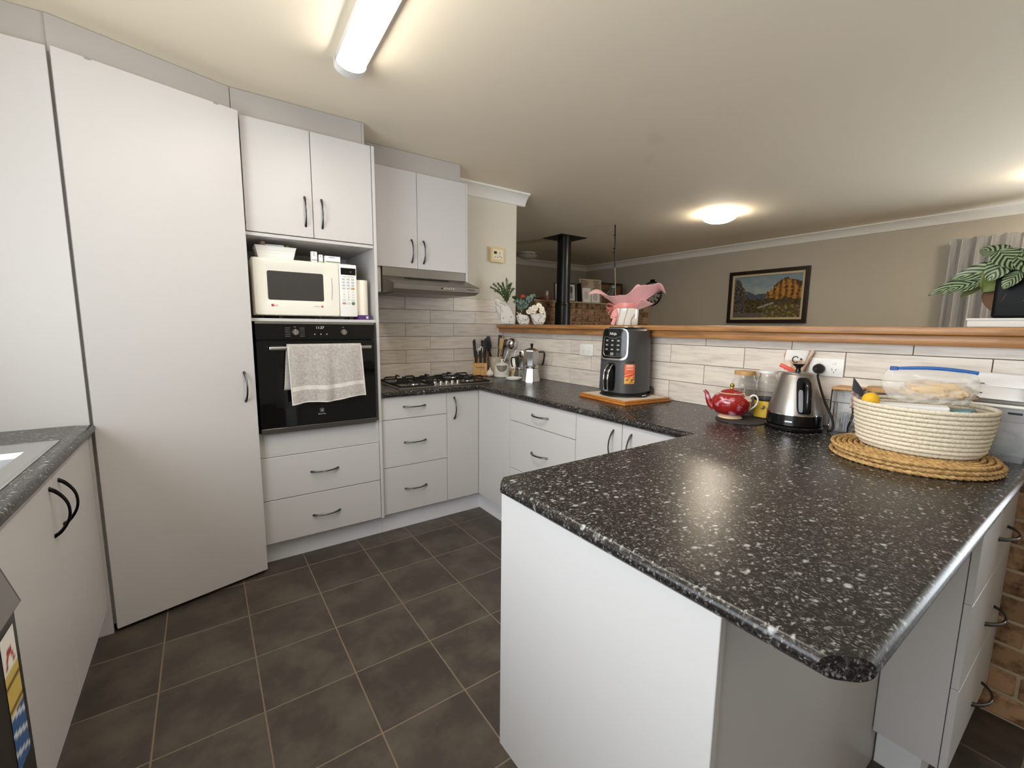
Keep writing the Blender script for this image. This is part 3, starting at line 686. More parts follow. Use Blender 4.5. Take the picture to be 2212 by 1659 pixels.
for k in range(3):
    z = .016+.014*k; w_ = .080+.014*z/.062+.001; d_ = .052+.014*z/.062+.001
    rb.tube([(-w_, -d_, z), (w_, -d_, z), (w_, d_, z), (-w_, d_, z), (-w_, -d_, z)], .0012, 5)
rb.tube([(-.094, -.066, .062), (.094, -.066, .062), (.094, .066, .062), (-.094, .066, .062), (-.094, -.066, .062)], .0028, 6)
obj('ribs', rb, white_pl, t, 60)
for nm, lab, x, y, z, w_, d_, h_, m_, rz in (('carton', 'small pinkish carton poking out of the white plastic basket', -.058, -.004, .006, .010, .022, .085, mat('carton_tan', S(182, 150, 132), .7), .2), ('leaflet', 'folded pale leaflet lying across the white plastic basket', -.004, .01, .0675, .05, .03, .012, white_paper, -.1), ('sachet', 'small olive sachet standing in the white plastic basket', .056, .004, .006, .008, .022, .075, mat('sachet_olive', S(122, 124, 74), .5), .3)):
    p = WM[t.name] @ Vector((x, y, z))
    tag(obj(nm, MB().rbox(-w_, w_, -d_, d_, 0, h_, .002), m_, loc=p, rz=rz), lab, 'packet')
def label_box(name, label, x, z0, w_, h_, d_, stripe, txt):
    t_ = thing(name, label, 'box', (x, .16+d_, z0), .04, 'cartons on the microwave')
    bb = obj('carton', MB().rbox(-w_, w_, -d_, d_, 0, h_, .001), white_paper, t_)
    obj('stripe', MB().box(-w_*.92, w_*.92, -d_-.0006, -d_, h_*stripe[0], h_*stripe[1]), stripe[2], bb)
    for k in range(txt): obj('print', MB().box(-w_*.5, w_*(.2+.2*(k % 2)), -d_-.0006, -d_, h_*(.9-.09*k)-.002, h_*(.9-.09*k)), print_grey, bb)
label_box('tall_carton', 'tall narrow white medicine carton standing on the microwave', .7355, 1.6305, .0145, .058, .012, (.18, .28, print_grey), 4)
label_box('small_carton', 'slim short white carton between the two larger cartons', .769, 1.6305, .0095, .045, .012, (.08, .2, mat('lime', S(150, 180, 80), .5)), 3)
label_box('wide_carton', 'wide white carton with green stripe standing on the microwave', .829, 1.6305, .041, .042, .015, (.18, .32, mat('green_print', S(112, 128, 62), .5)), 2)
t = thing('tablet_blister', 'silver tablet blister pack lying at the front of the microwave', 'blister pack', (.896, .155, 1.6305))
bl = MB()
for i in range(4):
    for j in range(2): bl.sphere((-.018+.012*i, -.006+.012*j, .0035), .0045, 8, 5, (1, 1, .7))
obj('sheet', MB().rbox(-.026, .026, -.014, .014, 0, .003, .0005), foil, t); obj('tablets', bl, foil, t, 60)
t = thing('purple_carton', 'purple flat carton under the paper towel roll beside the microwave', 'box', (.982, .16, 1.3275))
obj('carton', MB().rbox(-.036, .036, -.045, .06, .0005, .026, .001), mat('purple_print', S(82, 48, 108), .4), t); obj('label', MB().box(.008, .02, -.0456, -.045, .006, .02), print_lite, t)
t = thing('paper_towel_roll', 'white paper towel roll standing beside the microwave', 'paper roll', (.982, .167, 1.3535))
obj('roll', MB().lathe([(.02, 0), (.0345, 0), (.0345, .198), (.02, .198)], 32), mat('quilted_paper', S(242, 236, 222), .9, bump=(240, .8, one)), t, 50)
obj('core', MB().lathe([(.018, .001), (.0195, .001), (.0195, .1975), (.018, .1975)], 24), bamboo, t, 50)
# --- range hood
t = thing('range_hood', 'slim stainless steel range hood under the wall cabinet', 'range hood', (1.465, .45, 1.5))
pr_ = [(.345, 1.6665), (.345, 1.612), (.150, 1.553), (.146, 1.549), (.149, 1.519), (.206, 1.504), (.66, 1.504), (.66, 1.6665)]
hood_m = mat('hood_steel', S(142, 137, 130), .4, 1.0, bump=(14, .06, (1, 60, 60)))
obj('canopy', MB().prism([(y, z) for y, z in pr_], 0, 1.1705, 1.765), hood_m, t, 20, world=True)
vn = MB()
for i in range(26):
    x = 1.30+.30*i/25; y = .292; z = 1.612-(.345-y)/.195*.059
    vn.box(x-.003, x+.003, y-.014, y+.014, z-.0055, z+.0052)
vs_ = obj('vent_slots', vn, mat('vent_dark', S(40, 37, 34), .5, .4), t, world=True); vs_['kind'] = 'stuff'
for i in range(6):
    x = 1.487+.0165*i
    obj('button', MB().cyl((x, .150, 1.535), (x, .1445, 1.535), .0052, n=14), (black_gloss if i == 0 else silver_pl), t, 40, world=True)
text('lettering', 'Westinghouse', .0105, print_dark, t, (1.702, .1466, 1.535), (1,0,0), (0,0,1), world=True)
obj('filter', MB().box(1.20, 1.735, .23, .60, 1.5005, 1.5045), steel_dark, t, world=True)
# --- cooktop
t = thing('gas_cooktop', 'stainless gas cooktop with black cast iron trivets', 'cooktop', (1.54, .39, .9))
obj('hob_plate', MB().rbox(1.192, 1.888, .150, .625, .9003, .9065, .003, 2), steel, t, 40, world=True)
def burner(x, y, r):
    b_ = obj('burner', MB().lathe([(r*1.35, .9066), (r*1.35, .909), (r*1.1, .9105), (r*1.02, .9165), (r*.95, .9185), (0, .9185)], 28, (x, y, 0)), alu, t, 40, world=True)
    obj('burner_cap', MB().lathe([(r*.86, .9186), (r*.86, .9225), (r*.75, .9255), (0, .926)], 28, (x, y, 0)), cast_iron, b_, 40, world=True)
burner(1.335, .275, .030); burner(1.335, .50, .036); burner(1.54, .45, .052); burner(1.745, .275, .034); burner(1.745, .50, .026)
def trivet(x0, x1, y0, y1, cs):
    b_ = MB(); z = .9135
    def bar(p, q, z0=z, z1=z, r=.0055): b_.tube([(p[0], p[1], z0), (q[0], q[1], z1)], r, 6)
    c_ = [(x0, y0), (x1, y0), (x1, y1), (x0, y1)]
    for i in range(4): bar(c_[i], c_[(i+1) % 4])
    for (cx, cy) in cs:
        for dx, dy in ((1,0), (-1,0), (0,1), (0,-1)):
            ex = (x1 if dx > 0 else x0) if dx else cx; ey = cy if dx else (min(y1, cy+.105) if dy > 0 else max(y0, cy-.105))
            e_ = Vector((ex, ey, z)); q = Vector((cx+dx*.028, cy+dy*.028, .940))
            mid = Vector((ex-dx*.012, ey-dy*.012, .940))
            if not dx and abs(cy+dy*.105-ey) < 1e-6 and y0+.02 < ey < y1-.02: b_.tube([(x0, ey, z), (x1, ey, z)], .0055, 6)
            b_.tube([e_, e_+Vector((0,0,.016)), mid, q], [.0055, .0055, .006, .0042], 6)
    o = obj('trivet', b_, cast_iron, t, 40, world=True); return o
trivet(1.215, 1.435, .175, .60, [(1.335, .275), (1.335, .50)]); trivet(1.447, 1.632, .30, .60, [(1.54, .45)]); trivet(1.645, 1.865, .175, .60, [(1.745, .275), (1.745, .50)])
for i in range(5):
    x = 1.462+.0425*i
    k = obj('control_knob', MB().lathe([(.015, 0), (.015, .004), (.0125, .006), (.0115, .022), (.0095, .024), (0, .024)], 20, (x, .212, .9066)), silver_pl, t, 40, world=True)
    obj('pointer', MB().box(x-.002, x+.002, .200, .224, .9305, .9335), black_gloss, k, world=True)
# --- kitchen batten light
t = thing('batten_light', 'white fluorescent batten light on the kitchen ceiling', 'ceiling light', (.757, -1.205, ZC), -.045)
obj('housing', MB().rbox(-.060, .060, -.790, .790, -.030, -.0005, .004, 2), white_pl, t, 40)
diff = mat('lit_diffuser', (1, .95, .87, 1), .4, emit=((1, .93, .82, 1), BATTEN))
pts = [(-.050, -.030)]+[(-.050*math.cos(a), -.030-.030*math.sin(a)) for a in [PI*i/14 for i in range(1, 14)]]+[(.050, -.030)]
obj('diffuser', MB().prism(pts, 1, -.750, .750), diff, t, 60)
for s_ in (-1, 1):
    pe = [(-.060, -.002)]+[(-.060*math.cos(a), -.028-.036*math.sin(a)) for a in [PI*i/14 for i in range(0, 15)]]+[(.060, -.002)]
    obj('end_cap', MB().prism(pe, 1, s_*.751, s_*.803), white_pl, t, 30)

# ================================================================== BENCH THINGS
ZB = .9004
CAMXY = Vector((.2105, -2.4538))
def away(x, y):
    """unit vectors of a spot seen from the aisle: right-hand and outward directions on the floor plan"""
    d = (Vector((x, y))-CAMXY).normalized(); return Vector((d.y, -d.x, 0)), Vector((d.x, d.y, 0))
# --- serving board + air fryer
t = thing('wooden_board', 'square wooden board with pale top under the air fryer', 'board', (2.140, -.815, ZB), math.radians(-5.5))
obj('frame', MB().rbox(-.172, .172, -.188, .188, 0, .011, .003, 2).rbox(-.166, .166, -.182, .182, .011, .022, .003, 2), wood_mid, t, 40)
obj('inlay', MB().box(-.152, .152, -.168, .168, .0215, .0226), mat('pale_inlay', S(222, 208, 190), .5), t)
t = thing('air_fryer', 'dark grey air fryer with chrome handle on the wooden board', 'air fryer', (2.165, -.795, ZB+.0228), math.radians(186))
# local: front is +x
H = .375
def fr(th, z):           # squircle radius
    k = z/H; base = .132*(1-.07*max(0, k-.1)-.10*max(0, k-.72)**1.0)
    c_, s_ = math.cos(th), math.sin(th); n_ = 3.0
    q = (abs(c_)**n_+abs(s_)**n_)**(-1/n_)
    return base*q*.965
def fsurf(th, z, o=0): 
    r = fr(th, z)+o; return Vector((r*math.cos(th)*1.04, r*math.sin(th)*.96, z))
bd = MB()
zs = [.020, .024, .05, .12, .20, .215, .28, .32, .345, .360, .368]
for z in zs: pass
bd.grid(lambda u, v: fsurf(2*PI*u, zs[int(round(v*(len(zs)-1)))], -.004 if v in (0,) else (-.012 if v == 1 else 0)), 56, len(zs), cu=True)
n_ = len(zs); bd.f.append([i*n_+n_-1 for i in range(56)]); bd.f.append([i*n_ for i in range(56)][::-1])
obj('body', bd, charcoal, t, 40)
obj('base_ring', MB().grid(lambda u, v: fsurf(2*PI*u, .0005+.021*v, -.012+.004*v), 48, 2, cu=True), black_matt, t, 40)
tp = MB().grid(lambda u, v: fsurf(2*PI*u, .366+.012*v, -.022-.012*v), 48, 2, cu=True); tp.f.append([i*2+1 for i in range(48)]); obj('top_cover', tp, black_gloss, t, 40)
obj('top_band', MB().grid(lambda u, v: fsurf(2*PI*u, .3765+.004*v, -.036), 48, 2, cu=True), silver_pl, t, 40)
# control fascia: wraps the front upper face, silver rim then black panel
def patch(th0, th1, z0, z1, off, rr_=.25, n=18):
    b_ = MB()
    def f(u, v):
        # superellipse-rounded rectangle in (th,z)
        x, y = 2*u-1, 2*v-1
        return fsurf((th0+th1)/2+(th1-th0)/2*x, (z0+z1)/2+(z1-z0)/2*y*(1-.0*abs(x)), off)
    b_.grid(f, n, n); return b_
def rpatch(th0, th1, z0, z1, off, thick=.004):
    """rounded lower corners: fan of rings in surface coordinates"""
    pts = []
    for i in range(40):
        a = 2*PI*i/40; c_, s_ = math.cos(a), math.sin(a); n2 = 6.0; q = (abs(c_)**n2+abs(s_)**n2)**(-1/n2)
        pts.append((q*c_, q*s_))
    b_ = MB(); rings = [1.0, .75, .5, .25]
    b_.add([fsurf((th0+th1)/2+(th1-th0)/2*x, (z0+z1)/2+(z1-z0)/2*y, off-thick) for x, y in pts], [])
    for k in rings: b_.add([fsurf((th0+th1)/2+(th1-th0)/2*x*k, (z0+z1)/2+(z1-z0)/2*y*k, off) for x, y in pts], [])
    b_.add([fsurf((th0+th1)/2, (z0+z1)/2, off)], [])
    for k in range(4):
        for i in range(40): b_.f.append([k*40+i, k*40+(i+1) % 40, (k+1)*40+(i+1) % 40, (k+1)*40+i])
    for i in range(40): b_.f.append([160+i, 160+(i+1) % 40, 200])
    return b_
obj('fascia_rim', rpatch(-.72, .72, .200, .372, .0015, .006), silver_pl, t, 35)
fp = obj('control_panel', rpatch(-.66, .66, .208, .370, .0030, .003), black_gloss, t, 35)
hl = MB(); 
hl.tube([fsurf(a, z, .0035) for a, z in [(-.48, .325), (-.50, .30), (-.48, .235), (-.40, .222), (0, .219), (.40, .222), (.48, .235), (.50, .30), (.48, .325), (.3, .325), (.2, .318), (-.2, .318), (-.3, .325), (-.48, .325)]], .0012, 5)
obj('panel_outline', hl, silver_pl, fp, 60)
bmat = mat('fryer_button', S(52, 52, 54), .4)
for r_ in range(4):
    for c_ in range(3):
        if r_ == 3 and c_ == 0: continue
        a, z = -.30+.30*c_, .305-.024*r_
        b_ = obj('button', rpatch(a-.09, a+.09, z-.008, z+.008, .0040, .001), silver_pl if (r_, c_) == (3, 1) else bmat, fp, 35)
        if r_ < 3: obj('icon', rpatch(a-.05, a+.05, z-.0022, z+.0022, .0046, .0005), print_lite, b_, 35)
text('lettering', 'Ninja', .021, print_white, fp, fsurf(0, .342, .0045), (0, 1, .0), (-.15, 0, 1), shear=.1)
obj('drawer_seam', MB().tube([fsurf(-1.0+2.0*i/24, .193, .0002) for i in range(25)], .0012, 5), black_matt, t, 50)
dr = obj('drawer_recess', rpatch(-.22, .22, .030, .185, .0012, .004), black_gloss, t, 35)
hd = MB(); x0 = fr(0, .1)*1.04
hd.tube([(x0, 0, .172), (x0+.020, 0, .160), (x0+.040, 0, .135), (x0+.045, 0, .09), (x0+.038, 0, .040)], [.012, .013, .013, .012, .011], 10, flat=.45, ref=(0, 1, 0))
hm = obj('handle', hd, black_gloss, t, 50)
hd = MB()
for s_ in (-1, 1): hd.tube([(x0+.002, s_*.013, .176), (x0+.022, s_*.014, .164), (x0+.043, s_*.014, .137), (x0+.049, s_*.013, .09), (x0+.042, s_*.012, .036)], [.0035]*5, 8)
hd.tube([(x0+.042, -.012, .036), (x0+.044, 0, .033), (x0+.042, .012, .036)], .0035, 8)
obj('handle_trim', hd, chrome, hm, 60)
def fry_sticker(u, v):
    if v > .55:
        return S(236, 110, 66) if not (.2 < u < .8 and abs(math.sin(v*44)) > .75 and v > .68) else S(245, 226, 214)
    if v > .35: return S(222, 84, 52) if abs(math.sin(v*60+u*3)) < .85 else S(240, 160, 130)
    return S(232, 176, 92) if fbm(u*5, v*8, 3) > -.1 else S(150, 84, 44)
b_ = color_grid(14, 26, lambda u, v: fsurf(.62+.40*u, .075+.105*v, .0012), fry_sticker)
obj('recipe_sticker', b_, sticker_m, t, 60)
cpt = [Vector(((.146+.006*math.sin(3*a))*math.cos(a)*1.03, (.142+.006*math.cos(5*a))*math.sin(a)*1.0, .0045+.003*math.sin(2*a)**2)) for a in [-.6+2.9*i/40 for i in range(41)]]
obj('power_cord', MB().tube(cpt, .0042, 8), black_matt, t, 60)
obj('plug', MB().lathe([(.004, 0), (.02, .002), (.022, .010), (.018, .024), (.008, .030)], 20, (0, 0, 0)).xf(Matrix.Translation(Vector((-.108, .112, .024))) @ Matrix.Rotation(PI/2, 4, 'X')), black_matt, t, 40)
obj('cord_tag', MB().rbox(-.02, .02, -.002, .002, -.003, .003, .0005).xf(Matrix.Translation(Vector((.02, .142, .0085))) @ Matrix.Rotation(.05, 4, 'Z')), white_paper, t)

# --- kettle
KX, KY = 2.160, -1.682
t = thing('electric_kettle', 'pewter grey electric kettle on a black base', 'kettle', (KX, KY, ZB), math.radians(219))
# local +x = handle side
ppew = mat('pewter_metal', S(152, 146, 140), .34, .85, bump=(200, .15, one))
obj('power_base', MB().lathe([(.100, .0), (.112, .004), (.114, .014), (.108, .020), (.0, .020)], 48), black_gloss, t, 40)
obj('lower_band', MB().lathe([(.104, .0205), (.109, .026), (.1065, .066), (.0, .066)], 48), black_gloss, t, 40)
obj('chrome_ring', MB().lathe([(.1068, .0655), (.1085, .068), (.1068, .0725), (.1, .0725)], 48), chrome, t, 60)
obj('body', MB().lathe([(.1060, .0728), (.1035, .088), (.090, .140), (.0745, .195), (.0655, .228), (.0630, .234), (.0600, .236), (0, .236)], 48), ppew, t, 40)
obj('lid', MB().lathe([(.056, .2362), (.055, .239), (.030, .243), (0, .2435)], 40), ppew, t, 40)
obj('lid_knob', MB().lathe([(.012, .243), (.009, .255), (.011, .262), (.020, .270), (.024, .277), (.0, .278)], 24), black_gloss, t, 40)
def kr(z):
    for (r0, z0), (r1, z1) in zip([(.106, .0728), (.1035, .088), (.090, .140), (.0745, .195), (.0655, .228)], [(.1035, .088), (.090, .140), (.0745, .195), (.0655, .228), (.063, .234)]):
        if z0 <= z <= z1: return r0+(r1-r0)*(z-z0)/(z1-z0)
    return .064
def kpatch(hw, z0, z1, off, th=.006):
    b_ = MB(); pts = []
    for i in range(36):
        a = 2*PI*i/36; c_, s_ = math.cos(a), math.sin(a); q = (abs(c_)**5+abs(s_)**5)**(-.2); pts.append((q*c_, q*s_))
    def P(x, y, o): z = (z0+z1)/2+(z1-z0)/2*y; yy = hw*x; return Vector((math.sqrt(max(1e-6, kr(z)**2-yy*yy))+o, yy, z))
    b_.add([P(x, y, off-th) for x, y in pts], []); b_.add([P(x, y, off) for x, y in pts], []); b_.add([P(x*.5, y*.5, off) for x, y in pts], []); b_.add([P(0, 0, off)], [])
    for k in range(2):
        for i in range(36): b_.f.append([k*36+i, k*36+(i+1) % 36, (k+1)*36+(i+1) % 36, (k+1)*36+i])
    for i in range(36): b_.f.append([72+i, 72+(i+1) % 36, 108])
    return b_
hp = obj('handle_plate', kpatch(.024, .078, .224, .003), black_gloss, t, 40)
obj('water_gauge', kpatch(.0085, .086, .175, .0042, .003).xf(Matrix.Translation((0, -.009, 0))), mat('gauge_glass', S(150, 150, 158), .2), hp, 40)
obj('gauge_float', kpatch(.004, .098, .125, .0050, .002).xf(Matrix.Translation((0, -.009, 0))), grey_pl, hp, 40)
hd = MB(); hd.tube([(.060, .012, .210), (.080, .012, .214), (.098, .012, .203), (.109, .012, .178), (.116, .012, .13), (.121, .012, .090), (.117, .012, .086)], [.012, .0125, .013, .013, .013, .0125, .010], 12, flat=.85, ref=(0, 1, 0))
obj('handle', hd, black_gloss, t, 50)
obj('spout', MB().prism([(-.060, .236), (-.092, .232), (-.078, .19)], 1, -.014, .014), ppew, t)
obj('logo_plate', MB().rbox(.1060, .1088, -.016, .012, .040, .0455, .0005).xf(Matrix.Rotation(math.radians(-26), 4, 'Z')), chrome, t)
obj('switch', MB().rbox(.104, .120, -.009, .009, .048, .058, .002).xf(Matrix.Rotation(math.radians(-150), 4, 'Z')), black_matt, t)
t.scale = (.90, .90, .95)
# --- kettle cord
WXo = XB-.0005
t = thing('kettle_cord', 'black kettle cord with round plug in the wall outlet', 'cord', (2.25, -1.76, ZB))
cp_ = [(2.272, -1.712, 1.118), (2.258, -1.718, 1.105), (2.245, -1.734, 1.07), (2.226, -1.764, 1.01), (2.212, -1.792, .965), (2.200, -1.806, .94), (2.190, -1.810, .920), (2.182, -1.806, .910), (2.172, -1.80, .908)]
def smooth_path(pts, n=6):
    P = [Vector(p) for p in pts]; out = []
    for i in range(len(P)-1):
        p0, p1, p2, p3 = P[max(i-1, 0)], P[i], P[i+1], P[min(i+2, len(P)-1)]
        for k in range(n):
            u = k/n; out.append(.5*((2*p1)+(p2-p0)*u+(2*p0-5*p1+4*p2-p3)*u*u+(3*p1-p0-3*p2+p3)*u**3))
    return out+[P[-1]]
obj('cable', MB().tube(smooth_path(cp_), .0042, 8), black_matt, t, 60, world=True)
obj('plug', MB().lathe([(.0, 0), (.019, .0), (.021, .008), (.019, .022), (.009, .036), (.006, .044)], 24).xf(Matrix.Translation(Vector((XB-.0138, -1.7005, 1.138))) @ Matrix.Rotation(-PI/2, 4, 'Y')), black_matt, t, 40, world=True)
# --- wall outlets
def outlet(label, y0, y1, z0, z1):
    t_ = thing('power_outlet', label, 'power outlet', (XB-.005, (y0+y1)/2, (z0+z1)/2), 0, 'double outlets on the tiled divider')
    obj('plate', MB().rbox(XB-.0105, XB-.0003, y0, y1, z0, z1, .003, 2), white_pl, t_, 40, world=True)
    for s_ in (.27, .73):
        yc = y0+(y1-y0)*s_; zc = (z0+z1)/2
        k = obj('switch', MB().rbox(XB-.0135, XB-.0103, yc-.0065, yc+.0065, z0+(z1-z0)*.74-.0045, z0+(z1-z0)*.74+.0045, .0012), white_pl, t_, world=True)
        for dy, rot in ((-.007, .5), (.007, -.5)):
            obj('slot', MB().rbox(-.0002, .0002, -.0009, .0009, -.004, .004, .0001).xf(Matrix.Translation(Vector((XB-.0107, yc+dy, zc-.008))) @ Matrix.Rotation(rot, 4, 'X')), print_dark, t_, world=True)
        obj('slot', MB().rbox(XB-.0109, XB-.0105, yc-.0009, yc+.0009, zc-.023, zc-.0155, .0001), print_dark, t_, world=True)
outlet('white double power outlet on the tiles left of the air fryer', -.384, -.262, 1.108, 1.186)
outlet('white double power outlet above the kettle with a black plug in it', -1.783, -1.660, 1.108, 1.183)

# --- coaster + teapot
t = thing('slate_trivet', 'flat round slate trivet under the red teapot', 'trivet', (2.125, -1.485, ZB))
obj('disc', MB().lathe([(.0, 0), (.098, 0), (.1, .002), (.099, .0045), (0, .005)], 40), slate, t, 40)
TX, TY = 2.118, -1.442; rt_, fw_ = away(TX, TY)
t = thing('teapot', 'red floral china teapot with gold knob and white handle', 'teapot', (TX, TY, ZB+.0052), math.atan2(rt_.y, rt_.x))
def teapot_mat():
    m = bpy.data.materials.new('red_floral_china'); m.use_nodes = True; nt = m.node_tree; b = nt.nodes['Principled BSDF']
    tc = nn(nt, 'ShaderNodeTexCoord'); nz = nn(nt, 'ShaderNodeTexNoise'); nz.inputs['Scale'].default_value = 60
    dm = nn(nt, 'ShaderNodeVectorMath', operation='MULTIPLY_ADD'); dm.inputs[1].default_value = (.03, .03, .03)
    nt.links.new(tc.outputs['Object'], nz.inputs['Vector']); nt.links.new(nz.outputs['Color'], dm.inputs[0]); nt.links.new(tc.outputs['Object'], dm.inputs[2])
    v = nn(nt, 'ShaderNodeTexVoronoi'); v.inputs['Scale'].default_value = 34; nt.links.new(dm.outputs[0], v.inputs['Vector'])
    sp = nn(nt, 'ShaderNodeSeparateColor'); nt.links.new(v.outputs['Color'], sp.inputs[0])
    gt = nn(nt, 'ShaderNodeMath', operation='GREATER_THAN'); gt.inputs[1].default_value = .30; nt.links.new(sp.outputs[0], gt.inputs[0])
    lt = nn(nt, 'ShaderNodeMath', operation='LESS_THAN'); lt.inputs[1].default_value = .56; nt.links.new(v.outputs['Distance'], lt.inputs[0])
    mu = nn(nt, 'ShaderNodeMath', operation='MULTIPLY'); nt.links.new(gt.outputs[0], mu.inputs[0]); nt.links.new(lt.outputs[0], mu.inputs[1])
    rp = nn(nt, 'ShaderNodeValToRGB'); rp.color_ramp.elements[0].color = S(236, 196, 206); rp.color_ramp.elements[1].color = S(176, 92, 112); rp.color_ramp.elements[1].position = .42; nt.links.new(v.outputs['Distance'], rp.inputs[0])
    mx = nn(nt, 'ShaderNodeMix', data_type='RGBA'); nt.links.new(mu.outputs[0], mx.inputs[0]); mx.inputs[6].default_value = S(150, 30, 26); nt.links.new(rp.outputs[0], mx.inputs[7])
    nt.links.new(mx.outputs[2], b.inputs['Base Color']); b.inputs['Roughness'].default_value = .12; b.inputs['Coat Weight'].default_value = .5
    return m
tpm = teapot_mat()
obj('foot', MB().lathe([(.046, 0), (.050, .003), (.044, .012), (.040, .016)], 40), mat('gold_cream_china', S(228, 196, 158), .3), t, 50)
obj('body', MB().lathe([(.040, .015), (.060, .023), (.074, .042), (.080, .064), (.079, .083), (.070, .100), (.054, .108), (.048, .110), (.0, .110)], 48, fn=lambda a, z: 1+.012*abs(math.sin(4*a))), tpm, t, 60)
obj('rim', MB().lathe([(.050, .1095), (.053, .112), (.049, .114)], 40), mat('gilt_white', S(238, 222, 190), .25), t, 60)
ld = obj('lid', MB().lathe([(.048, .113), (.042, .120), (.028, .127), (.010, .131), (.0, .132)], 40, fn=lambda a, z: 1+.01*math.cos(16*a)), tpm, t, 60)
obj('lid_knob', MB().lathe([(.008, .131), (.005, .137)], 16).sphere((0, 0, .145), .0095, 16, 10), gold, ld, 60)
sp_ = MB().tube(smooth_path([(-.066, 0, .040), (-.084, 0, .056), (-.094, 0, .080), (-.101, 0, .102), (-.112, 0, .116)]), [.017-.0105*i/24 for i in range(25)], 14); obj('spout', sp_, tpm, t, 60)
obj('spout_lip', MB().lathe([(.006, -.002), (.0085, .002), (.0075, .003)], 14).xf(Matrix.Translation(Vector((-.112, 0, .116))) @ Matrix.Rotation(-.75, 4, 'Y')), ceramic, t, 60)
obj('handle', MB().tube(smooth_path([(.066, 0, .090), (.070, 0, .086), (.073, 0, .098), (.083, 0, .107), (.097, 0, .103), (.103, 0, .086), (.097, 0, .064), (.082, 0, .048), (.070, 0, .038), (.062, 0, .026)]), .0052, 10, flat=.7), ceramic, t, 60)
tg = thing('tea_tag', 'red paper tea-bag tag hanging on the teapot shoulder', 'tea tag', WM[t.name] @ Vector((-.046, -.062, .078)), math.atan2(rt_.y, rt_.x))
obj('tag', MB().rbox(-.018, .018, -.0006, .0006, -.016, .016, .0003).xf(Matrix.Rotation(.5, 4, 'X') @ Matrix.Rotation(.5, 4, 'Y')), mat('tag_red', S(188, 58, 44), .5), tg)
obj('string', MB().tube([(.005, .006, .012), (.016, .010, .026), (.034, .034, .032)], .0007, 5), print_white, tg)
tg = thing('tea_tag', 'beige paper tea-bag tag beside the teapot handle', 'tea tag', WM[t.name] @ Vector((.060, -.046, .093)), math.atan2(rt_.y, rt_.x))
obj('tag', MB().rbox(-.015, .015, -.0006, .0006, -.014, .014, .0003).xf(Matrix.Rotation(.45, 4, 'X') @ Matrix.Rotation(-.5, 4, 'Y')), mat('tag_beige', S(226, 198, 172), .6), tg)
obj('string', MB().tube([(-.004, .006, .011), (-.012, .016, .020), (-.02, .04, .018)], .0007, 5), print_white, tg)

# --- glass jars behind
def jar(name, label, x, y, r, h, lidm, lid_r, lid_h, square=False, rz=0, ribs=False):
    t_ = thing(name, label, 'jar', (x, y, ZB), rz, 'glass jars along the tiles')
    th = .003
    if square:
        b_ = MB(); rect_ring(b_, (-r, r, -r, r), (-r, r, -r, r), .0, h); rect_ring(b_, (-r+th, r-th, -r+th, r-th), (-r+th, r-th, -r+th, r-th), .004, h)
        b_.add([(-r,-r,0), (r,-r,0), (r,r,0), (-r,r,0), (-r+th,-r+th,.004), (r-th,-r+th,.004), (r-th,r-th,.004), (-r+th,r-th,.004)], [(3,2,1,0), (4,5,6,7)]); rect_ring(b_, (-r, r, -r, r), (-r+th, r-th, -r+th, r-th), h, h)
        obj('glass_body', b_, glass, t_)
        obj('lid', MB().rbox(-r-.002, r+.002, -r-.002, r+.002, h+.0003, h+lid_h, .004, 2), lidm, t_, 40)
    else:
        pf = [(0, 0), (r*.9, 0), (r, .006), (r, h*.72)]
        if ribs: pf = [(0, 0), (r*.92, 0), (r, .006), (r, h*.45)]+[(r*(1-.04*(k % 2)), h*(.45+.05*k)) for k in range(1, 8)]
        pf += [(r*.97, h*.82), (lid_r*.93, h*.92), (lid_r*.93, h)]
        inn = [(max(0, a-th), max(.005, b-.0)) for a, b in pf[::-1]]; inn[-1] = (0, .005); inn[0] = (inn[0][0], h)
        obj('glass_body', MB().lathe(pf+inn, 40), glass, t_, 40)
        l_ = obj('lid', MB().lathe([(0, h+.0004), (lid_r, h+.0004), (lid_r*1.02, h+lid_h*.4), (lid_r, h+lid_h), (0, h+lid_h)], 40), lidm, t_, 40)
    return t_
j = jar('glass_jar', 'round glass jar with wooden lid behind the teapot', 2.264, -1.420, .054, .188, bamboo, .044, .018)
t = thing('tea_packet', 'red and white tea packet inside the round glass jar', 'packet', (2.264, -1.420, ZB+.0055), .5)
obj('packet', color_grid(14, 20, lambda u, v: Vector((-.036+.072*u, .004*math.sin(u*6+v*3)-.006, .004+.128*v*(1-.15*u))), lambda u, v: S(172, 40, 34) if (u-.35)**2+(v-.72)**2 < .035 or (v < .45 and fbm(u*3, v*3, 1) > -.2) else S(226, 218, 204)), sticker_m, t, 70)
j2 = jar('ribbed_bottle', 'ribbed clear jar with yellow label behind the kettle', 2.255, -1.527, .046, .205, white_pl, .036, .012, ribs=True)
obj('label_band', MB().lathe([(.0463, .012), (.0466, .014), (.0466, .082), (.0463, .084)], 40), mat('yellow_label', S(214, 176, 54), .5, var=(S(60, 44, 20), 24, one, .55, .62)), j2, 60)
obj('collar', MB().lathe([(.0466, .085), (.0475, .087), (.0475, .094), (.0466, .096)], 40), black_matt, j2, 60)
jar('square_canister', 'square glass canister with flat timber lid right of the kettle', 2.282, -1.822, .046, .165, bamboo, .05, .012, True, .05)
jar('round_canister', 'tall glass canister with pale bamboo lid behind the foil bag', 2.278, -1.926, .046, .172, bamboo, .047, .016)
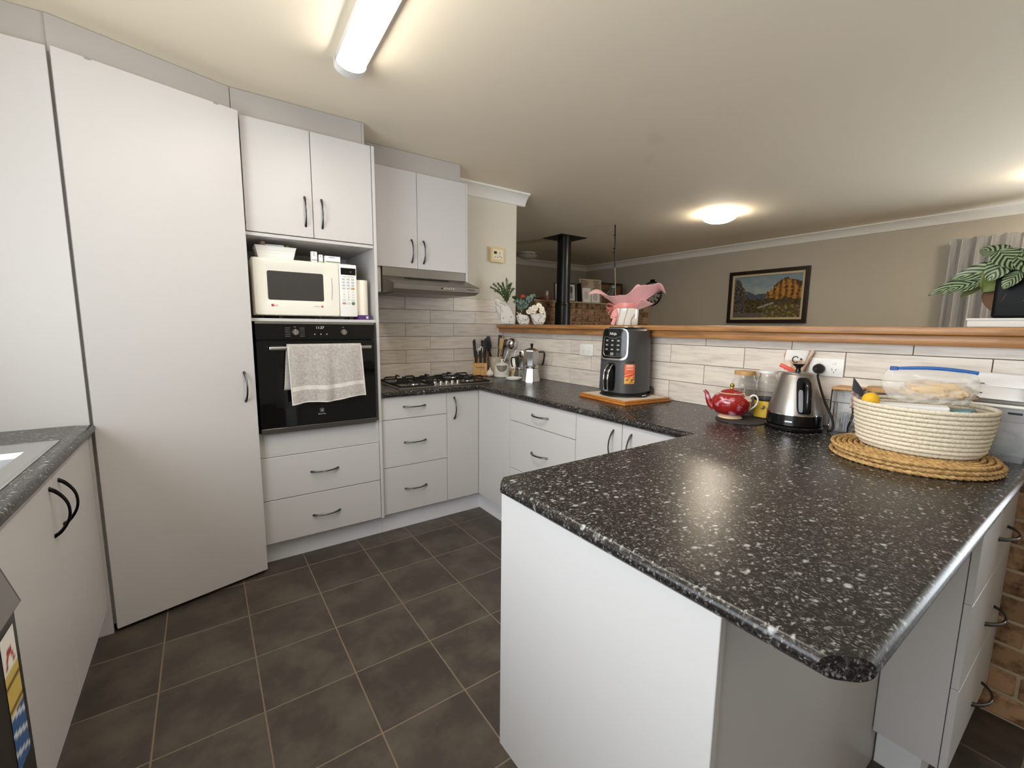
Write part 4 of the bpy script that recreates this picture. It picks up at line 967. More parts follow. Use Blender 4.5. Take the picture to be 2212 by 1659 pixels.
for nm, lab, x, y, n_, m_ in (('sugar_sticks', 'paper sachets bundled inside the square glass canister', 2.282, -1.822, 6, white_paper),):
    for k in range(n_):
        tag(obj('sugar_sachet', MB().rbox(-.006, .006, -.0015, .0015, 0, .07, .0006), m_, loc=(x-.022+.009*k, y-.012+.012*((k*7) % 3), ZB+.0045), rz=.3*k), 'white paper sugar sachet standing inside the square glass canister', 'sachet', 'sachets in the square canister')
# --- clipped bag behind the kettle
BX, BY = 2.288, -1.612; rt_, fw_ = away(BX, BY)
t = thing('clipped_bag', 'crumpled brown and white snack bag closed with a clip behind the kettle', 'bag', (BX, BY, ZB), math.atan2(rt_.y, rt_.x))
def bag(u, v):
    a = 2*PI*u; z = .312*v
    if v < .70: wx, wy = .034*(1-.1*v), .026*(1-.72*v)
    else:
        k = (v-.70)/.30; wx, wy = .031+.020*math.sin(k*PI*.55), .0065+.004*k
    wob = .006*fbm(3*math.cos(a)+5, 3*math.sin(a), v*9)
    lean = .0 if v < .62 else .022*(v-.62)/.38
    return Vector(((wx+wob)*math.cos(a)+lean-.004, (wy+wob*.6)*math.sin(a), z))
def bagcol(u, v):
    if v > .86 and .55 < u < .85: return S(236, 232, 228)
    if v < .72 and .58 < u < .82: return S(236, 234, 236) if v > .55 or abs(math.sin(u*120)) > .4 else S(92, 100, 140)
    return S(196, 160, 128) if fbm(u*6, v*6, 2) > -.1 else S(222, 202, 184)
b_ = MB().grid(bag, 44, 40, cu=True); b_.c = [bagcol(i/44, j/39) for i in range(44) for j in range(40)]; obj('wrapper', b_, sticker_m, t, 60)
rg = MB(); rg.tube([Vector((.004+.011*math.cos(a), -.0135, .272+.013*math.sin(a))) for a in [.5+5.0*i/20 for i in range(21)]], .0018, 5); rg.sphere((.024, -.0135, .274), .004, 8, 6)
obj('printed_mark', rg, print_dark, t, 60)
t = thing('bag_clip', 'orange-red plastic clip holding the snack bag shut', 'clip', (BX, BY, ZB+.222), math.atan2(rt_.y, rt_.x))
obj('bar', MB().rbox(-.056, .036, -.015, -.009, -.008, .008, .002, 2).rbox(-.056, .036, .009, .014, -.006, .006, .002, 2).xf(Matrix.Rotation(.46, 4, 'Y')), orange_red, t, 40)
# --- foil bag
FX, FY = 2.205, -1.888; rt_, fw_ = away(FX, FY)
t = thing('foil_bag', 'shiny silver foil pouch standing beside the rope basket', 'pouch', (FX, FY, ZB), math.atan2(rt_.y, rt_.x))
def fb(u, v):
    a = 2*PI*u; k = 1-abs(2*v-1)**3
    return Vector(((.033+.004*math.sin(v*9))*math.cos(a)+.004*v, (.006+.016*k+.004*fbm(u*8, v*5, 4))*math.sin(a), .165*v))
b_ = MB().grid(fb, 40, 26, cu=True); obj('pouch', b_, foil, t, 70)

# --- woven placemats stack + rope basket
PMX, PMY = 1.996, -2.083
def placemat(k, r, dx, dy):
    t_ = thing('woven_placemat', ['bottom', 'middle', 'top'][k]+' round seagrass placemat in the stack under the rope basket', 'placemat', (PMX+dx, PMY+dy, ZB+.0128*k), .7*k, 'seagrass placemats under the basket')
    n = 13
    for i in range(1, n+1):
        R = r*i/n-.008
        b_ = MB(); N = max(16, int(R*2*PI/.009)); 
        # braided ring: two strands weaving
        for ph in (0, PI):
            pts = []
            for q in range(N*1+1):
                a = 2*PI*q/N; w_ = q*PI*.5+ph
                pts.append(((R+.0034*math.sin(w_))*math.cos(a), (R+.0034*math.sin(w_))*math.sin(a), .0064+.0024*math.cos(w_)))
            b_.tube(pts, .0040, 5, cap=False)
        obj('braid', b_, seagrass, t_, 60)
placemat(0, .206, 0, 0); placemat(1, .203, .004, -.004); placemat(2, .200, -.004, .003)
BKX, BKY = 2.010, -2.092
BZ = ZB+.0385
t = thing('rope_basket', 'cream cotton rope basket on the seagrass placemats', 'basket', (BKX, BKY, BZ), 0)
def rope_ring(b_, ax, ay, z, r, n=120):
    # twisted cord: rope with three lobes
    def f(u, v):
        a = 2*PI*u; c = Vector((ax*math.cos(a), ay*math.sin(a), z)); ph = 2*PI*v; rad = r*(1+.13*math.cos(3*ph+70*a))
        o = Vector((math.cos(a), math.sin(a), 0)); return c+o*rad*math.cos(ph)+Vector((0, 0, rad*math.sin(ph)))
    b_.grid(f, n*2, 10, cu=True, cv=True)
NR = 11; RR = .0064
for k in range(NR):
    z = .0064+.0128*k; q = k/(NR-1)
    b_ = MB(); rope_ring(b_, .128+.022*q**.7-(.006 if k == 0 else 0), .142+.020*q**.7-(.006 if k == 0 else 0), z, RR); obj('rope_coil', b_, rope_m, t, 60)
bs = MB()
for k in range(8):
    rope_ring(bs, .118*(1-k/8.5), .132*(1-k/8.5), .0064, RR, 60)
obj('rope_base', bs, rope_m, t, 60)
# contents of basket
def inb(x, y, z): return (BKX+x, BKY+y, BZ+z)
rt_, fw_ = away(BKX, BKY); az = math.atan2(rt_.y, rt_.x)
t = thing('flat_white_box', 'flat white carton lying across the rope basket', 'box', inb(-.052, .015, .112), az+.05)
obj('carton', MB().rbox(-.085, .085, -.03, .035, 0, .026, .0015).xf(Matrix.Rotation(-.04, 4, 'Y')), white_paper, t)
obj('flap', MB().rbox(-.086, -.02, -.0306, -.03, .002, .022, .0002).xf(Matrix.Rotation(-.04, 4, 'Y')), print_lite, t)
t = thing('notepad', 'small white card tucked at the left of the rope basket', 'card', inb(-.045, .108, .112), az)
obj('card', MB().rbox(-.03, .03, -.004, .004, 0, .016, .001), white_paper, t)
t = thing('price_card', 'grey printed hang-tag card standing in the rope basket', 'card', inb(-.01, .150, .10), az+.5)
b_ = color_grid(12, 18, lambda u, v: Vector((-.030+.05*u+.012*v*(1-u)-.01*v, 0.012*u*u, .105*v*(1-.45*u))), lambda u, v: S(70, 70, 78) if v > .55 else (S(176, 172, 170) if fbm(u*7, v*7) > 0 else S(150, 110, 96))); o = obj('card', b_, sticker_m, t, 60)
md = o.modifiers.new('thickness', 'SOLIDIFY'); md.thickness = .0008
t = thing('yellow_torch', 'small black torch with knobbly yellow end in the rope basket', 'torch', inb(-.062, .108, .122), az)
obj('grip', MB().cyl((.004, -.030, -.012), (0, .035, .006), .0165, .019, 16), black_matt, t, 40)
obj('end_cap', MB().sphere((0, -.022, .022), .0225, 18, 12, (1, .8, 1)), mat('yellow_rubber', S(226, 176, 34), .6, bump=(90, .8, one)), t, 60)
t = thing('cloth_bundle', 'folded dark and teal fabric in the bottom of the rope basket', 'cloth', inb(0, 0, .016), az)
def blob(sx, sy, sz, sd, amp=.25):
    def f(u, v):
        a = 2*PI*u; p = PI*v; d = Vector((math.sin(p)*math.cos(a), math.sin(p)*math.sin(a), -math.cos(p)))
        k = 1+amp*fbm(d.x*1.8+sd, d.y*1.8, d.z*1.8); return Vector((d.x*sx*k, d.y*sy*k, d.z*sz*k))
    return MB().grid(f, 36, 20, cu=True)
obj('fold', blob(.105, .085, .044, 3, .12).xf(Matrix.Translation((0, 0, .052))), mat('teal_cloth', S(70, 104, 110), .8), t, 70)
t = thing('tissue_pack', 'small teal and white packet in the rope basket under the zip bag', 'packet', inb(.015, -.085, .112), az-.2)
obj('pack', MB().rbox(-.055, .03, -.03, .03, 0, .02, .006, 2).xf(Matrix.Rotation(-.18, 4, 'Y')), mat('teal_pack', S(86, 134, 142), .3), t, 40)
obj('pack_end', MB().rbox(-.0565, -.045, -.031, .031, -.0005, .0205, .005, 2).xf(Matrix.Rotation(-.18, 4, 'Y')), white_paper, t, 40)
t = thing('zip_bag', 'clear zip-top bag with blue slider strip full of dried food in the rope basket', 'bag', inb(.02, -.015, .142), az)
def zb(u, v):
    a = 2*PI*u; k = v
    w_ = .112*(.80+.2*math.sin(k*PI*.9)); d_ = .040*(1-k)**.6+.0015
    wob = .016*fbm(4*math.cos(a), 4*math.sin(a), k*6)*(1-k)
    return Vector((w_*math.cos(a)+.012*k*0-.01, (d_+wob)*math.sin(a)+.010*k, .004+.093*k-.02*(1-k)*math.cos(a)**2*0+wob*.5))
obj('film', MB().grid(zb, 64, 26, cu=True), film, t, 60)
obj('zip_strip', MB().tube([Vector((-.098+.192*i/24, .010, .097+.008*math.sin(PI*i/24))) for i in range(25)], .0052, 8, flat=.45, ref=(0, 0, 1)), mat('blue_zip', S(34, 92, 168), .35), t, 50)
obj('slider', MB().rbox(-.104, -.084, .005, .015, .092, .105, .002), mat('blue_slider', S(24, 72, 160), .35), t)
t = thing('dried_food', 'pale brown dried food inside the clear zip-top bag', 'food', inb(.02, -.015, .142), az)
obj('pieces', blob(.082, .030, .030, 9, .35).xf(Matrix.Translation((.01, .0, .037))), mat('dried_food', S(214, 188, 152), .8, var=(S(140, 96, 62), 26, one, .5, .68), bump=(40, .8, one)), t, 70)

# --- plastic tub with papers
t = thing('plastic_tub', 'translucent white plastic tub of bags at the right end of the bench', 'tub', (2.265, -2.165, ZB), 0)
tb_ = MB(); tapered(tb_, .046, .128, .058, .142, 0, .172, .002); obj('tub', tb_, tub_m, t)
obj('rim', MB().tube([(-.058, -.142, .172), (.058, -.142, .172), (.058, .142, .172), (-.058, .142, .172), (-.058, -.142, .172)], .0055, 8), white_pl, t, 60)
obj('handle_slot', MB().rbox(-.0600, -.0575, -.115, -.085, .150, .156, .001), black_matt, t)
obj('label', MB().rbox(-.0562, -.0545, -.062, -.040, .090, .116, .0004), white_paper, t); obj('label_square', MB().rbox(-.0568, -.0560, -.058, -.045, .096, .112, .0002), print_dark, t)
for k, (y, z, sx_, sy_, sz_, m_, lab) in enumerate(((.055, .055, .036, .05, .045, film_w, 'crumpled clear plastic bag at the far end of the tub'), (-.05, .05, .038, .06, .042, film_w, 'crumpled milky plastic bag at the near end of the tub'))):
    tag(obj('plastic_bag', blob(sx_, sy_, sz_, 4+k, .3), m_, smooth=70, loc=(2.265, -2.165+y, ZB+z+.004)), lab, 'bag')
tag(obj('green_wrapper', blob(.028, .032, .022, 8, .3), mat('green_wrap', S(120, 138, 62), .4), smooth=70, loc=(2.262, -2.150, ZB+.125)), 'green food wrapper near the top of the plastic tub', 'wrapper')
def sheet(name, label, x, y, z, L, W, rx, rz, lines):
    t_ = thing(name, label, 'paper', (x, y, z), rz, 'loose papers on the tub')
    M_ = Matrix.Rotation(rx, 4, 'Y')
    p_ = obj('sheet', MB().grid(lambda u, v: M_ @ Vector((-W/2+W*u, -L/2+L*v, .004*math.sin(u*4+v*2))), 10, 12), white_paper, t_, 60)
    md_ = p_.modifiers.new('thickness', 'SOLIDIFY'); md_.thickness = .0005
    ln = MB()
    for i in range(lines):
        u0 = .18+.09*i+.1*(i > 2); l_ = .045*(1-.35*(i % 3)); v0 = .35+.05*(i % 4)
        ln.add([M_ @ Vector((-W/2+W*u0, -L/2+L*v0, .0072)), M_ @ Vector((-W/2+W*u0+.004, -L/2+L*v0, .0072)), M_ @ Vector((-W/2+W*u0+.004, -L/2+L*v0+l_, .0072)), M_ @ Vector((-W/2+W*u0, -L/2+L*v0+l_, .0072))], [(0,1,2,3)])
    if lines: obj('printed_lines', ln, print_dark, p_)['kind'] = 'stuff'
    return t_
sheet('letter', 'printed white letter leaning on the wall above the tub', 2.262, -2.145, 1.118, .26, .10, -.62, .06, 6)
sheet('letter', 'blank white sheet poking out behind the printed letter', 2.292, -2.225, 1.146, .16, .06, -.85, -.12, 0)
sheet('letter', 'small folded white note lying at the front of the tub papers', 2.222, -2.115, 1.094, .12, .05, -.15, .5, 0)

# ================================================================== CORNER BY THE COOKTOP
KBX, KBY = 2.040, .594; rt_, fw_ = away(KBX, KBY); az = math.atan2(rt_.y, rt_.x)
t = thing('knife_block', 'light wooden knife block at the corner of the cooktop', 'knife block', (KBX, KBY, ZB), az)
wdk = MB(); wdk.prism([(-.050, 0), (.050, 0), (.050, .210), (-.008, .150), (-.028, .120), (-.050, .104)], 0, -.054, .054)
wdk = MB(); wdk.prism([(-.048, 0), (.052, 0), (.062, .185), (.022, .178), (.018, .150), (-.012, .145), (-.016, .106), (-.052, .104)], 0, -.055, .055)
obj('block', wdk, wood_light, t); text('lettering', 'mastiflex', .020, print_dark, t, (0, -.0512, .070), (1, 0, 0), (-.0, -.04, 1), shear=.2)
text('lettering', 'knives', .008, print_dark, t, (.022, -.0512, .058), (1, 0, 0), (-.0, -.04, 1))
obj('base_strip', MB().rbox(-.056, .056, -.050, .055, -.0003, .004, .001), black_matt, t)
def knife(x, y, z, h, label, steelbit=False, lean=.0):
    M_ = WM[t.name] @ Matrix.Translation(Vector((x, y, z))) @ Matrix.Rotation(.10, 4, 'X') @ Matrix.Rotation(lean, 4, 'Y')
    k = thing('kitchen_knife', label, 'knife', M_.translation, 0, 'knives in the block')
    M2 = Matrix.Translation(-M_.translation) @ M_
    prf = [(-.010, 0), (.010, 0), (.0105, h*.45), (.0125, h*.82), (.009, h), (-.008, h), (-.013, h*.86), (-.0105, h*.4)]
    b_ = MB().prism([(a, b) for a, b in prf], 1, -.008, .008).xf(M2); obj('grip', b_, black_matt, k, 30)
    for q in (.2, .5, .8): obj('rivet', MB().cyl((0, -.0088, h*q), (0, .0088, h*q), .0028, n=10).xf(M2), dark_chrome, k, 40)
    obj('bolster', MB().rbox(-.009, .009, -.006, .006, -.008, .0005, .001).xf(M2), steel, k)
    if steelbit: obj('end_cap', MB().rbox(-.0125, .0125, -.0085, .0085, h*.93, h*1.02, .002).xf(M2), steel, k)
knife(-.034, -.034, .106, .098, 'short black steak knife at the front left of the block')
knife(.002, -.034, .106, .098, 'short black steak knife at the front centre of the block')
knife(.036, -.034, .106, .100, 'short black steak knife at the front right of the block')
knife(-.040, .004, .150, .140, 'tall black-handled knife at the back left of the block', False, -.06)
knife(.040, .004, .150, .150, 'tall black-handled knife at the back right of the block', False, .03)
knife(.018, .042, .185, .105, 'steel-tipped sharpening rod at the back of the knife block', True)
k = thing('kitchen_scissors', 'white looped kitchen scissors standing in the knife block', 'scissors', WM[t.name] @ Vector((.0, .002, .148)), az)
for s_ in (-1, 1):
    obj('finger_loop', MB().tube([Vector((s_*.010+.010*math.cos(a), 0, .052+s_*.006+.026*math.sin(a))) for a in [2*PI*i/24 for i in range(25)]], .0038, 8), ceramic, k, 60)
obj('shank', MB().rbox(-.006, .006, -.003, .003, 0, .034, .001), steel, k)
# utensil crock
CRX, CRY = 2.205, .612; rt_, fw_ = away(CRX, CRY); az = math.atan2(rt_.y, rt_.x)
t = thing('utensil_crock', 'beige stoneware crock of utensils in the bench corner', 'crock', (CRX, CRY, ZB), az)
obj('pot', MB().lathe([(.0, 0), (.058, 0), (.062, .006), (.061, .140), (.063, .146), (.058, .147), (.056, .142), (.056, .010), (0, .010)], 40), stoneware, t, 40)
def utensil(name, label, x, y, tx, ty, L, r, m, head=None, hm=None):
    p0 = WM[t.name] @ Vector((x, y, .016)); dirv = (Matrix.Rotation(az, 3, 'Z') @ Vector((tx, ty, 1))).normalized()
    k = thing(name, label, 'utensil', p0, 0, 'utensils in the crock')
    obj('shaft', MB().tube([Vector((0,0,0)), dirv*L*.5, dirv*L], [r, r, r*1.1], 8), m, k, 50)
    rz = Matrix.Rotation(az, 4, 'Z')
    e = dirv*L
    if head: 
        b_ = head(); b_.xf(Matrix.Translation(e) @ rz @ Matrix.Rotation(math.atan2(tx, 1), 4, 'Y') @ Matrix.Rotation(-math.atan2(ty, 1), 4, 'X')); obj('head', b_, hm or m, k, 50)
    return k
def h_turner(w_=.026, h_=.085): return lambda: MB().prism([(-.012, -.02), (.012, -.02), (w_, .02), (w_, h_), (-w_, h_)], 1, -.003, .003)
def h_spoon(rx=.024, rz_=.034, d=.010): return lambda: MB().sphere((0, 0, rz_*.9), rz_, 18, 12, (rx/rz_, d/rz_, 1))
def h_ladle(): 
    def f():
        b_ = MB(); R = .048; pf = [(R*math.sin(a), -R*math.cos(a)) for a in [PI/2*i/8 for i in range(9)]]; pf += [(x*.95, z+.001) for x, z in pf[::-1]]
        b_.lathe(pf, 28); b_.xf(Matrix.Translation((.012, -.012, .03)) @ Matrix.Rotation(-1.9, 4, 'X')); return b_
    return f
utensil('spatula', 'wide black slotted turner at the back of the crock', -.020, .028, -.22, .05, .20, .005, black_matt, h_turner(.030, .10))
utensil('spatula', 'tall black turner leaning over the right of the crock', .004, .03, .10, .05, .235, .005, black_matt, h_turner(.016, .075))
utensil('wooden_spatula', 'pale wooden spatula standing in the crock', .012, .012, .13, .04, .215, .006, wood_light, h_turner(.018, .07))
utensil('serving_spoon', 'black serving spoon leaning right in the crock', .014, .012, .28, .05, .22, .005, black_matt, h_spoon())
utensil('soup_ladle', 'polished steel ladle hanging over the right side of the crock', .022, 0, .40, -.10, .235, .004, alu, h_ladle(), chrome)
utensil('tongs', 'steel tongs at the right of the crock', .034, -.018, .36, -.02, .19, .004, alu)
utensil('red_spoon', 'red-handled utensil leaning left in the crock', -.025, -.015, -.26, 0, .19, .004, mat('dull_red', S(140, 62, 56), .5))
utensil('black_tongs', 'black-handled whisk leaning left in the crock', -.008, -.022, -.24, 0, .185, .005, black_matt)
# salt pig
SX, SY = 2.142, .428; rt_, fw_ = away(SX, SY); az = math.atan2(rt_.y, rt_.x)
t = thing('salt_pig', 'cream ceramic salt pig with wide open mouth', 'salt pig', (SX, SY, ZB), az)
pg = MB(); prof = [(0, 0), (.058, 0), (.062, .004), (.062, .014), (.060, .016), (.062, .022), (.061, .030), (.062, .034), (.061, .060), (.058, .085), (.045, .104), (.020, .114), (.010, .117), (.008, .128), (.014, .136), (.012, .141), (0, .142)]
obj('body', pg.lathe(prof, 44), mat('cream_glaze', S(222, 217, 206), .3), t, 50)
def mouth(u, v):
    x, y = 2*u-1, v; 
    z = .040+.056*y; hw = .043*math.sqrt(max(0, 1-(1-y)**2.4))*1.02+.002; xx = hw*x
    rr_ = .0615 if z < .06 else .0615-.004*(z-.06)/.025; yy = -math.sqrt(max(1e-6, rr_**2-xx*xx))-.0008
    return Vector((xx, yy, z))
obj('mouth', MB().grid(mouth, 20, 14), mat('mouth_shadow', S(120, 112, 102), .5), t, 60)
lp = [mouth(0, k/12) for k in range(12, -1, -1)]+[mouth(1, k/12) for k in range(13)]+[mouth(1-k/8, 1) for k in range(1, 9)]
obj('lip', MB().tube(lp, .0032, 8), mat('cream_glaze_lip', S(228, 223, 213), .3), t, 60)
# spice egg / garlic keeper, spoon rest, bottle
rt_, fw_ = away(SX, SY)
t = thing('garlic_bulb', 'white garlic bulb behind the salt pig', 'garlic', Vector((SX, SY, ZB))-rt_*.095+fw_*.016)
gb = MB().lathe([(0, 0), (.018, .001), (.028, .012), (.029, .026), (.020, .044), (.007, .056), (.004, .07), (0, .072)], 30, fn=lambda a, z: 1+.07*math.cos(6*a)); obj('bulb', gb, mat('garlic_skin', S(228, 216, 204), .5), t, 60)
DX, DY = 2.105, .215
t = thing('spoon_rest', 'small round white dish in front of the moka pots', 'dish', (DX, DY, ZB))
obj('dish', MB().lathe([(0, 0), (.048, 0), (.058, .006), (.062, .016), (.060, .018), (.052, .010), (.036, .006), (0, .0055)], 40), ceramic, t, 50)
OX, OY = 2.262, .425; rt_, fw_ = away(OX, OY)
t = thing('oil_bottle', 'white ceramic oil bottle with brown leaf motif behind the small moka pot', 'bottle', (OX, OY, ZB), math.atan2(rt_.y, rt_.x))
ob = obj('bottle', MB().lathe([(0, 0), (.048, 0), (.050, .006), (.049, .045), (.040, .085), (.024, .125), (.014, .150), (.012, .165), (0, .166)], 36), ceramic, t, 50)
obj('glaze_band', MB().lathe([(.0505, .006), (.0508, .02), (.0500, .038), (.0495, .042)], 36), mat('olive_glaze', S(178, 156, 104), .3), ob, 60)
for a, l_ in ((-.5, .05), (-.15, .06), (.2, .055), (.5, .04)):
    obj('leaf_motif', MB().sphere((.018*math.sin(a*2), -.0475, .055), .016, 10, 8, (.35, .12, 1.0+l_)).xf(Matrix.Rotation(a*.2, 4, 'Y')), mat('ochre_glaze', S(160, 116, 52), .4), ob, 60)
obj('pourer', MB().cyl((0, 0, .166), (0, 0, .176), .008, .006, 14).tube([(0, 0, .176), (.006, 0, .20), (.016, 0, .212)], .003, 8), alu, t, 50)
# wire rack behind
t = thing('wire_stand', 'thin wire napkin stand behind the moka pots', 'stand', (2.288, .26, ZB), PI/2)
obj('wire', MB().tube([(-.05, 0, .002), (-.05, 0, .19), (.05, 0, .19), (.05, 0, .002)], .0016, 6).tube([(-.05, 0, .10), (.05, 0, .10)], .0016, 6).tube([(-.05, -.025, .0016), (-.05, .02, .0016), (.05, .02, .0016), (.05, -.025, .0016)], .0016, 6), chrome, t, 50)
# moka pots
def moka(label, x, y, s, hang):
    t_ = thing('moka_pot', label, 'coffee pot', (x, y, ZB), hang, 'aluminium moka pots')
    def oct_(prof): return MB().lathe([(r*s, z*s) for r, z in prof], 8)
    rot8 = Matrix.Rotation(PI/8, 4, 'Z')
    obj('boiler', oct_([(0, 0), (.066, 0), (.066, .004), (.050, .096), (0, .096)]).xf(rot8), alu, t_)
    obj('collar', MB().lathe([(.049*s, .096*s), (.053*s, .10*s), (.053*s, .114*s), (.047*s, .12*s)], 36), alu, t_, 40)
    tp_ = obj('jug', oct_([(.047, .12), (.062, .222), (.0, .222)]).xf(rot8), alu, t_)
    obj('spout', MB().prism([(-.052*s, .19*s), (-.076*s, .222*s), (-.050*s, .222*s)], 1, -.014*s, .014*s), alu, tp_)
    ld_ = obj('lid', oct_([(.063, .2225), (.062, .228), (.012, .246), (0, .247)]).xf(rot8), alu, t_)
    obj('lid_knob', MB().lathe([(.008*s, .246*s), (.009*s, .262*s), (.0125*s, .272*s), (.011*s, .276*s), (0, .277*s)], 12), black_gloss, ld_, 40)
    obj('handle', MB().tube(smooth_path([(.058*s, 0, .216*s), (.082*s, 0, .218*s), (.094*s, 0, .205*s), (.092*s, 0, .17*s), (.084*s, 0, .13*s), (.076*s, 0, .122*s)]), .0075*s, 8, flat=.9), black_gloss, t_, 50)
rt_, fw_ = away(2.165, .075); az = math.atan2(rt_.y, rt_.x)
moka('large octagonal aluminium moka pot by the tiled divider', 2.165, .075, 1.0, az-.25)
moka('smaller aluminium moka pot with its black handle to the left', 2.205, .235+.035, .74, az+PI+.2)

# ================================================================== THERMOSTAT
t = thing('thermostat', 'cream wall thermostat with small dark screen', 'thermostat', (2.255, YB+.004, 1.88))
tcm = mat('aged_cream_plastic', S(228, 208, 150), .5)
obj('case', MB().rbox(2.187, 2.322, YB-.020, YB+.0075, 1.822, 1.942, .005, 2), tcm, t, 40, world=True)
fp_ = obj('face', MB().rbox(2.205, 2.304, YB-.0215, YB-.019, 1.846, 1.924, .001), mat('thermostat_face', S(236, 226, 198), .5), t, world=True)
obj('screen', MB().rbox(2.216, 2.244, YB-.0225, YB-.021, 1.888, 1.910, .0005), print_dark, fp_, world=True)
for x, z in ((2.224, 1.862), (2.252, 1.862), (2.272, 1.872), (2.272, 1.898), (2.288, 1.862)): obj('button', MB().cyl((x, YB-.0215, z), (x, YB-.024, z), .0055, n=14), print_grey, fp_, 40, world=True)

# ================================================================== ON THE TIMBER LEDGE
LZ = 1.3134
P0 = Vector((2.385, .44, LZ)); rt_, fw_ = away(P0.x, P0.y); VM = Matrix((rt_, fw_, Vector((0,0,1)))).transposed().to_4x4(); vaz = math.atan2(rt_.y, rt_.x)
def pillow(outline, depth, zoff=0, n=6, open_top=None):
    """puffed solid from an outline in (u, z): rounded section, real thickness"""
    cx = sum(p[0] for p in outline)/len(outline); cz = sum(p[1] for p in outline)/len(outline); b_ = MB(); N = len(outline); ks = []
    for i in range(2*n+1):
        th = -PI/2+PI*i/(2*n); k = max(.02, math.cos(th))**.45; d_ = math.sin(th)*depth
        ks.append((k, d_))
    for k, d_ in ks: b_.add([(cx+(x-cx)*k, d_, cz+(z-cz)*k if z > .001 else z+(cz-z)*(1-k)*.25) for x, z in outline], [])
    for j_ in range(2*n):
        for i in range(N): b_.f.append([j_*N+i, j_*N+(i+1) % N, (j_+1)*N+(i+1) % N, (j_+1)*N+i])
    b_.f.append(list(range(N))); b_.f.append([2*n*N+i for i in range(N)][::-1]); return b_
dotm = mat('dot_brown', S(70, 56, 48), .6)
def vase(name, label, u, outline, depth, dots, grooves=()):
    t_ = thing(name, label, 'vase', P0+rt_*u, vaz, 'white sculpted vases on the ledge')
    v_ = obj('body', pillow(outline, depth), ceramic_matt, t_, 50)
    for x, z in dots: obj('dot', MB().sphere((x, -depth*.985, z), .0042, 10, 6, (1, .35, 1)), dotm, v_, 60)
    for g in grooves: obj('groove', MB().tube(smooth_path([(x, -depth*.985, z) for x, z in g], 4), .0022, 6), mat('groove_grey', S(150, 142, 132), .7), v_, 60)
    return t_
vase('wing_vase', 'large white vase shaped like a raised feathered wing', -.135, [(-.050, 0), (.045, 0), (.050, .05), (.030, .095), (.012, .135), (-.015, .160), (-.055, .185), (-.095, .212), (-.128, .218), (-.138, .214), (-.120, .205), (-.098, .188), (-.092, .182), (-.125, .184), (-.122, .176), (-.100, .160), (-.094, .150), (-.118, .154), (-.122, .148), (-.110, .110), (-.098, .076), (-.078, .036)], .030,
     [(-.075, .140), (-.050, .050), (-.002, .022), (.012, .06)], [[(-.085, .175), (-.055, .165), (-.03, .15)], [(-.08, .13), (-.065, .115), (-.055, .10)]])
vase('bird_vase', 'small middle white bird vase with feathered tail', -.030, [(-.022, 0), (.048, 0), (.058, .02), (.058, .045), (.050, .065), (.034, .078), (.006, .080), (-.010, .086), (-.022, .100), (-.026, .100), (-.020, .084), (-.046, .104), (-.050, .102), (-.036, .080), (-.052, .072), (-.048, .05), (-.038, .02)], .026,
     [(-.012, .015), (.015, .010), (.004, .045), (.022, .042), (-.035, .062)], [[(-.040, .058), (-.022, .036), (.006, .028), (.032, .036), (.046, .058)]])
vase('bird_vase', 'right-hand rounded white bird vase holding white flowers', .098, [(-.032, 0), (.036, 0), (.055, .030), (.062, .066), (.060, .095), (.050, .120), (.036, .128), (.026, .112), (.012, .094), (-.010, .092), (-.030, .092), (-.048, .100), (-.066, .094), (-.068, .086), (-.060, .060), (-.048, .028)], .028,
     [(-.045, .086), (.012, .075), (.042, .086), (-.045, .045), (.030, .012), (.002, .03), (.05, .05)], [[(-.060, .065), (-.040, .036), (-.005, .014), (.026, .020)], [(.0, .035), (.012, .055), (.032, .068)]])
def sprig_obj(name, label, base, cat, maker):
    t_ = thing(name, label, cat, base, vaz, 'stems in the white vases'); maker(t_); return t_
def fern(t_):
    random.seed(5)
    for i in range(11):
        tx = -.115+.017*i*.95+random.uniform(-.012, .012); hh = .13+.06*random.random()-(.03 if i > 7 else 0)
        tx = -.13+.018*i; hh = [.12, .145, .09, .15, .13, .155, .10, .185, .14, .15, .11][i]
        tip = Vector((tx, random.uniform(-.02, .03), hh)); st = Vector((.0, 0, 0)); pts = [st.lerp(tip, k/9)+Vector((0, 0, .02*math.sin(PI*k/9))) for k in range(10)]
        b_ = MB().tube(pts, [.0022-.0016*k/9 for k in range(10)], 5)
        for k in range(1, 10):
            for s_ in range(10):
                d = Vector((random.uniform(-1, 1), random.uniform(-1, 1), random.uniform(.1, 1))).normalized()*random.uniform(.010, .024)
                b_.tube([pts[k]+Vector((random.uniform(-.004, .004), 0, random.uniform(-.006, .006))), pts[k]+d], [.0026, .0006], 4)
        obj('frond', b_, fern_m, t_, 60)
sprig_obj('fern_stems', 'feathery green fern stems in the wing vase', P0+rt_*-.158+Vector((0, 0, .175)), 'plant', fern)
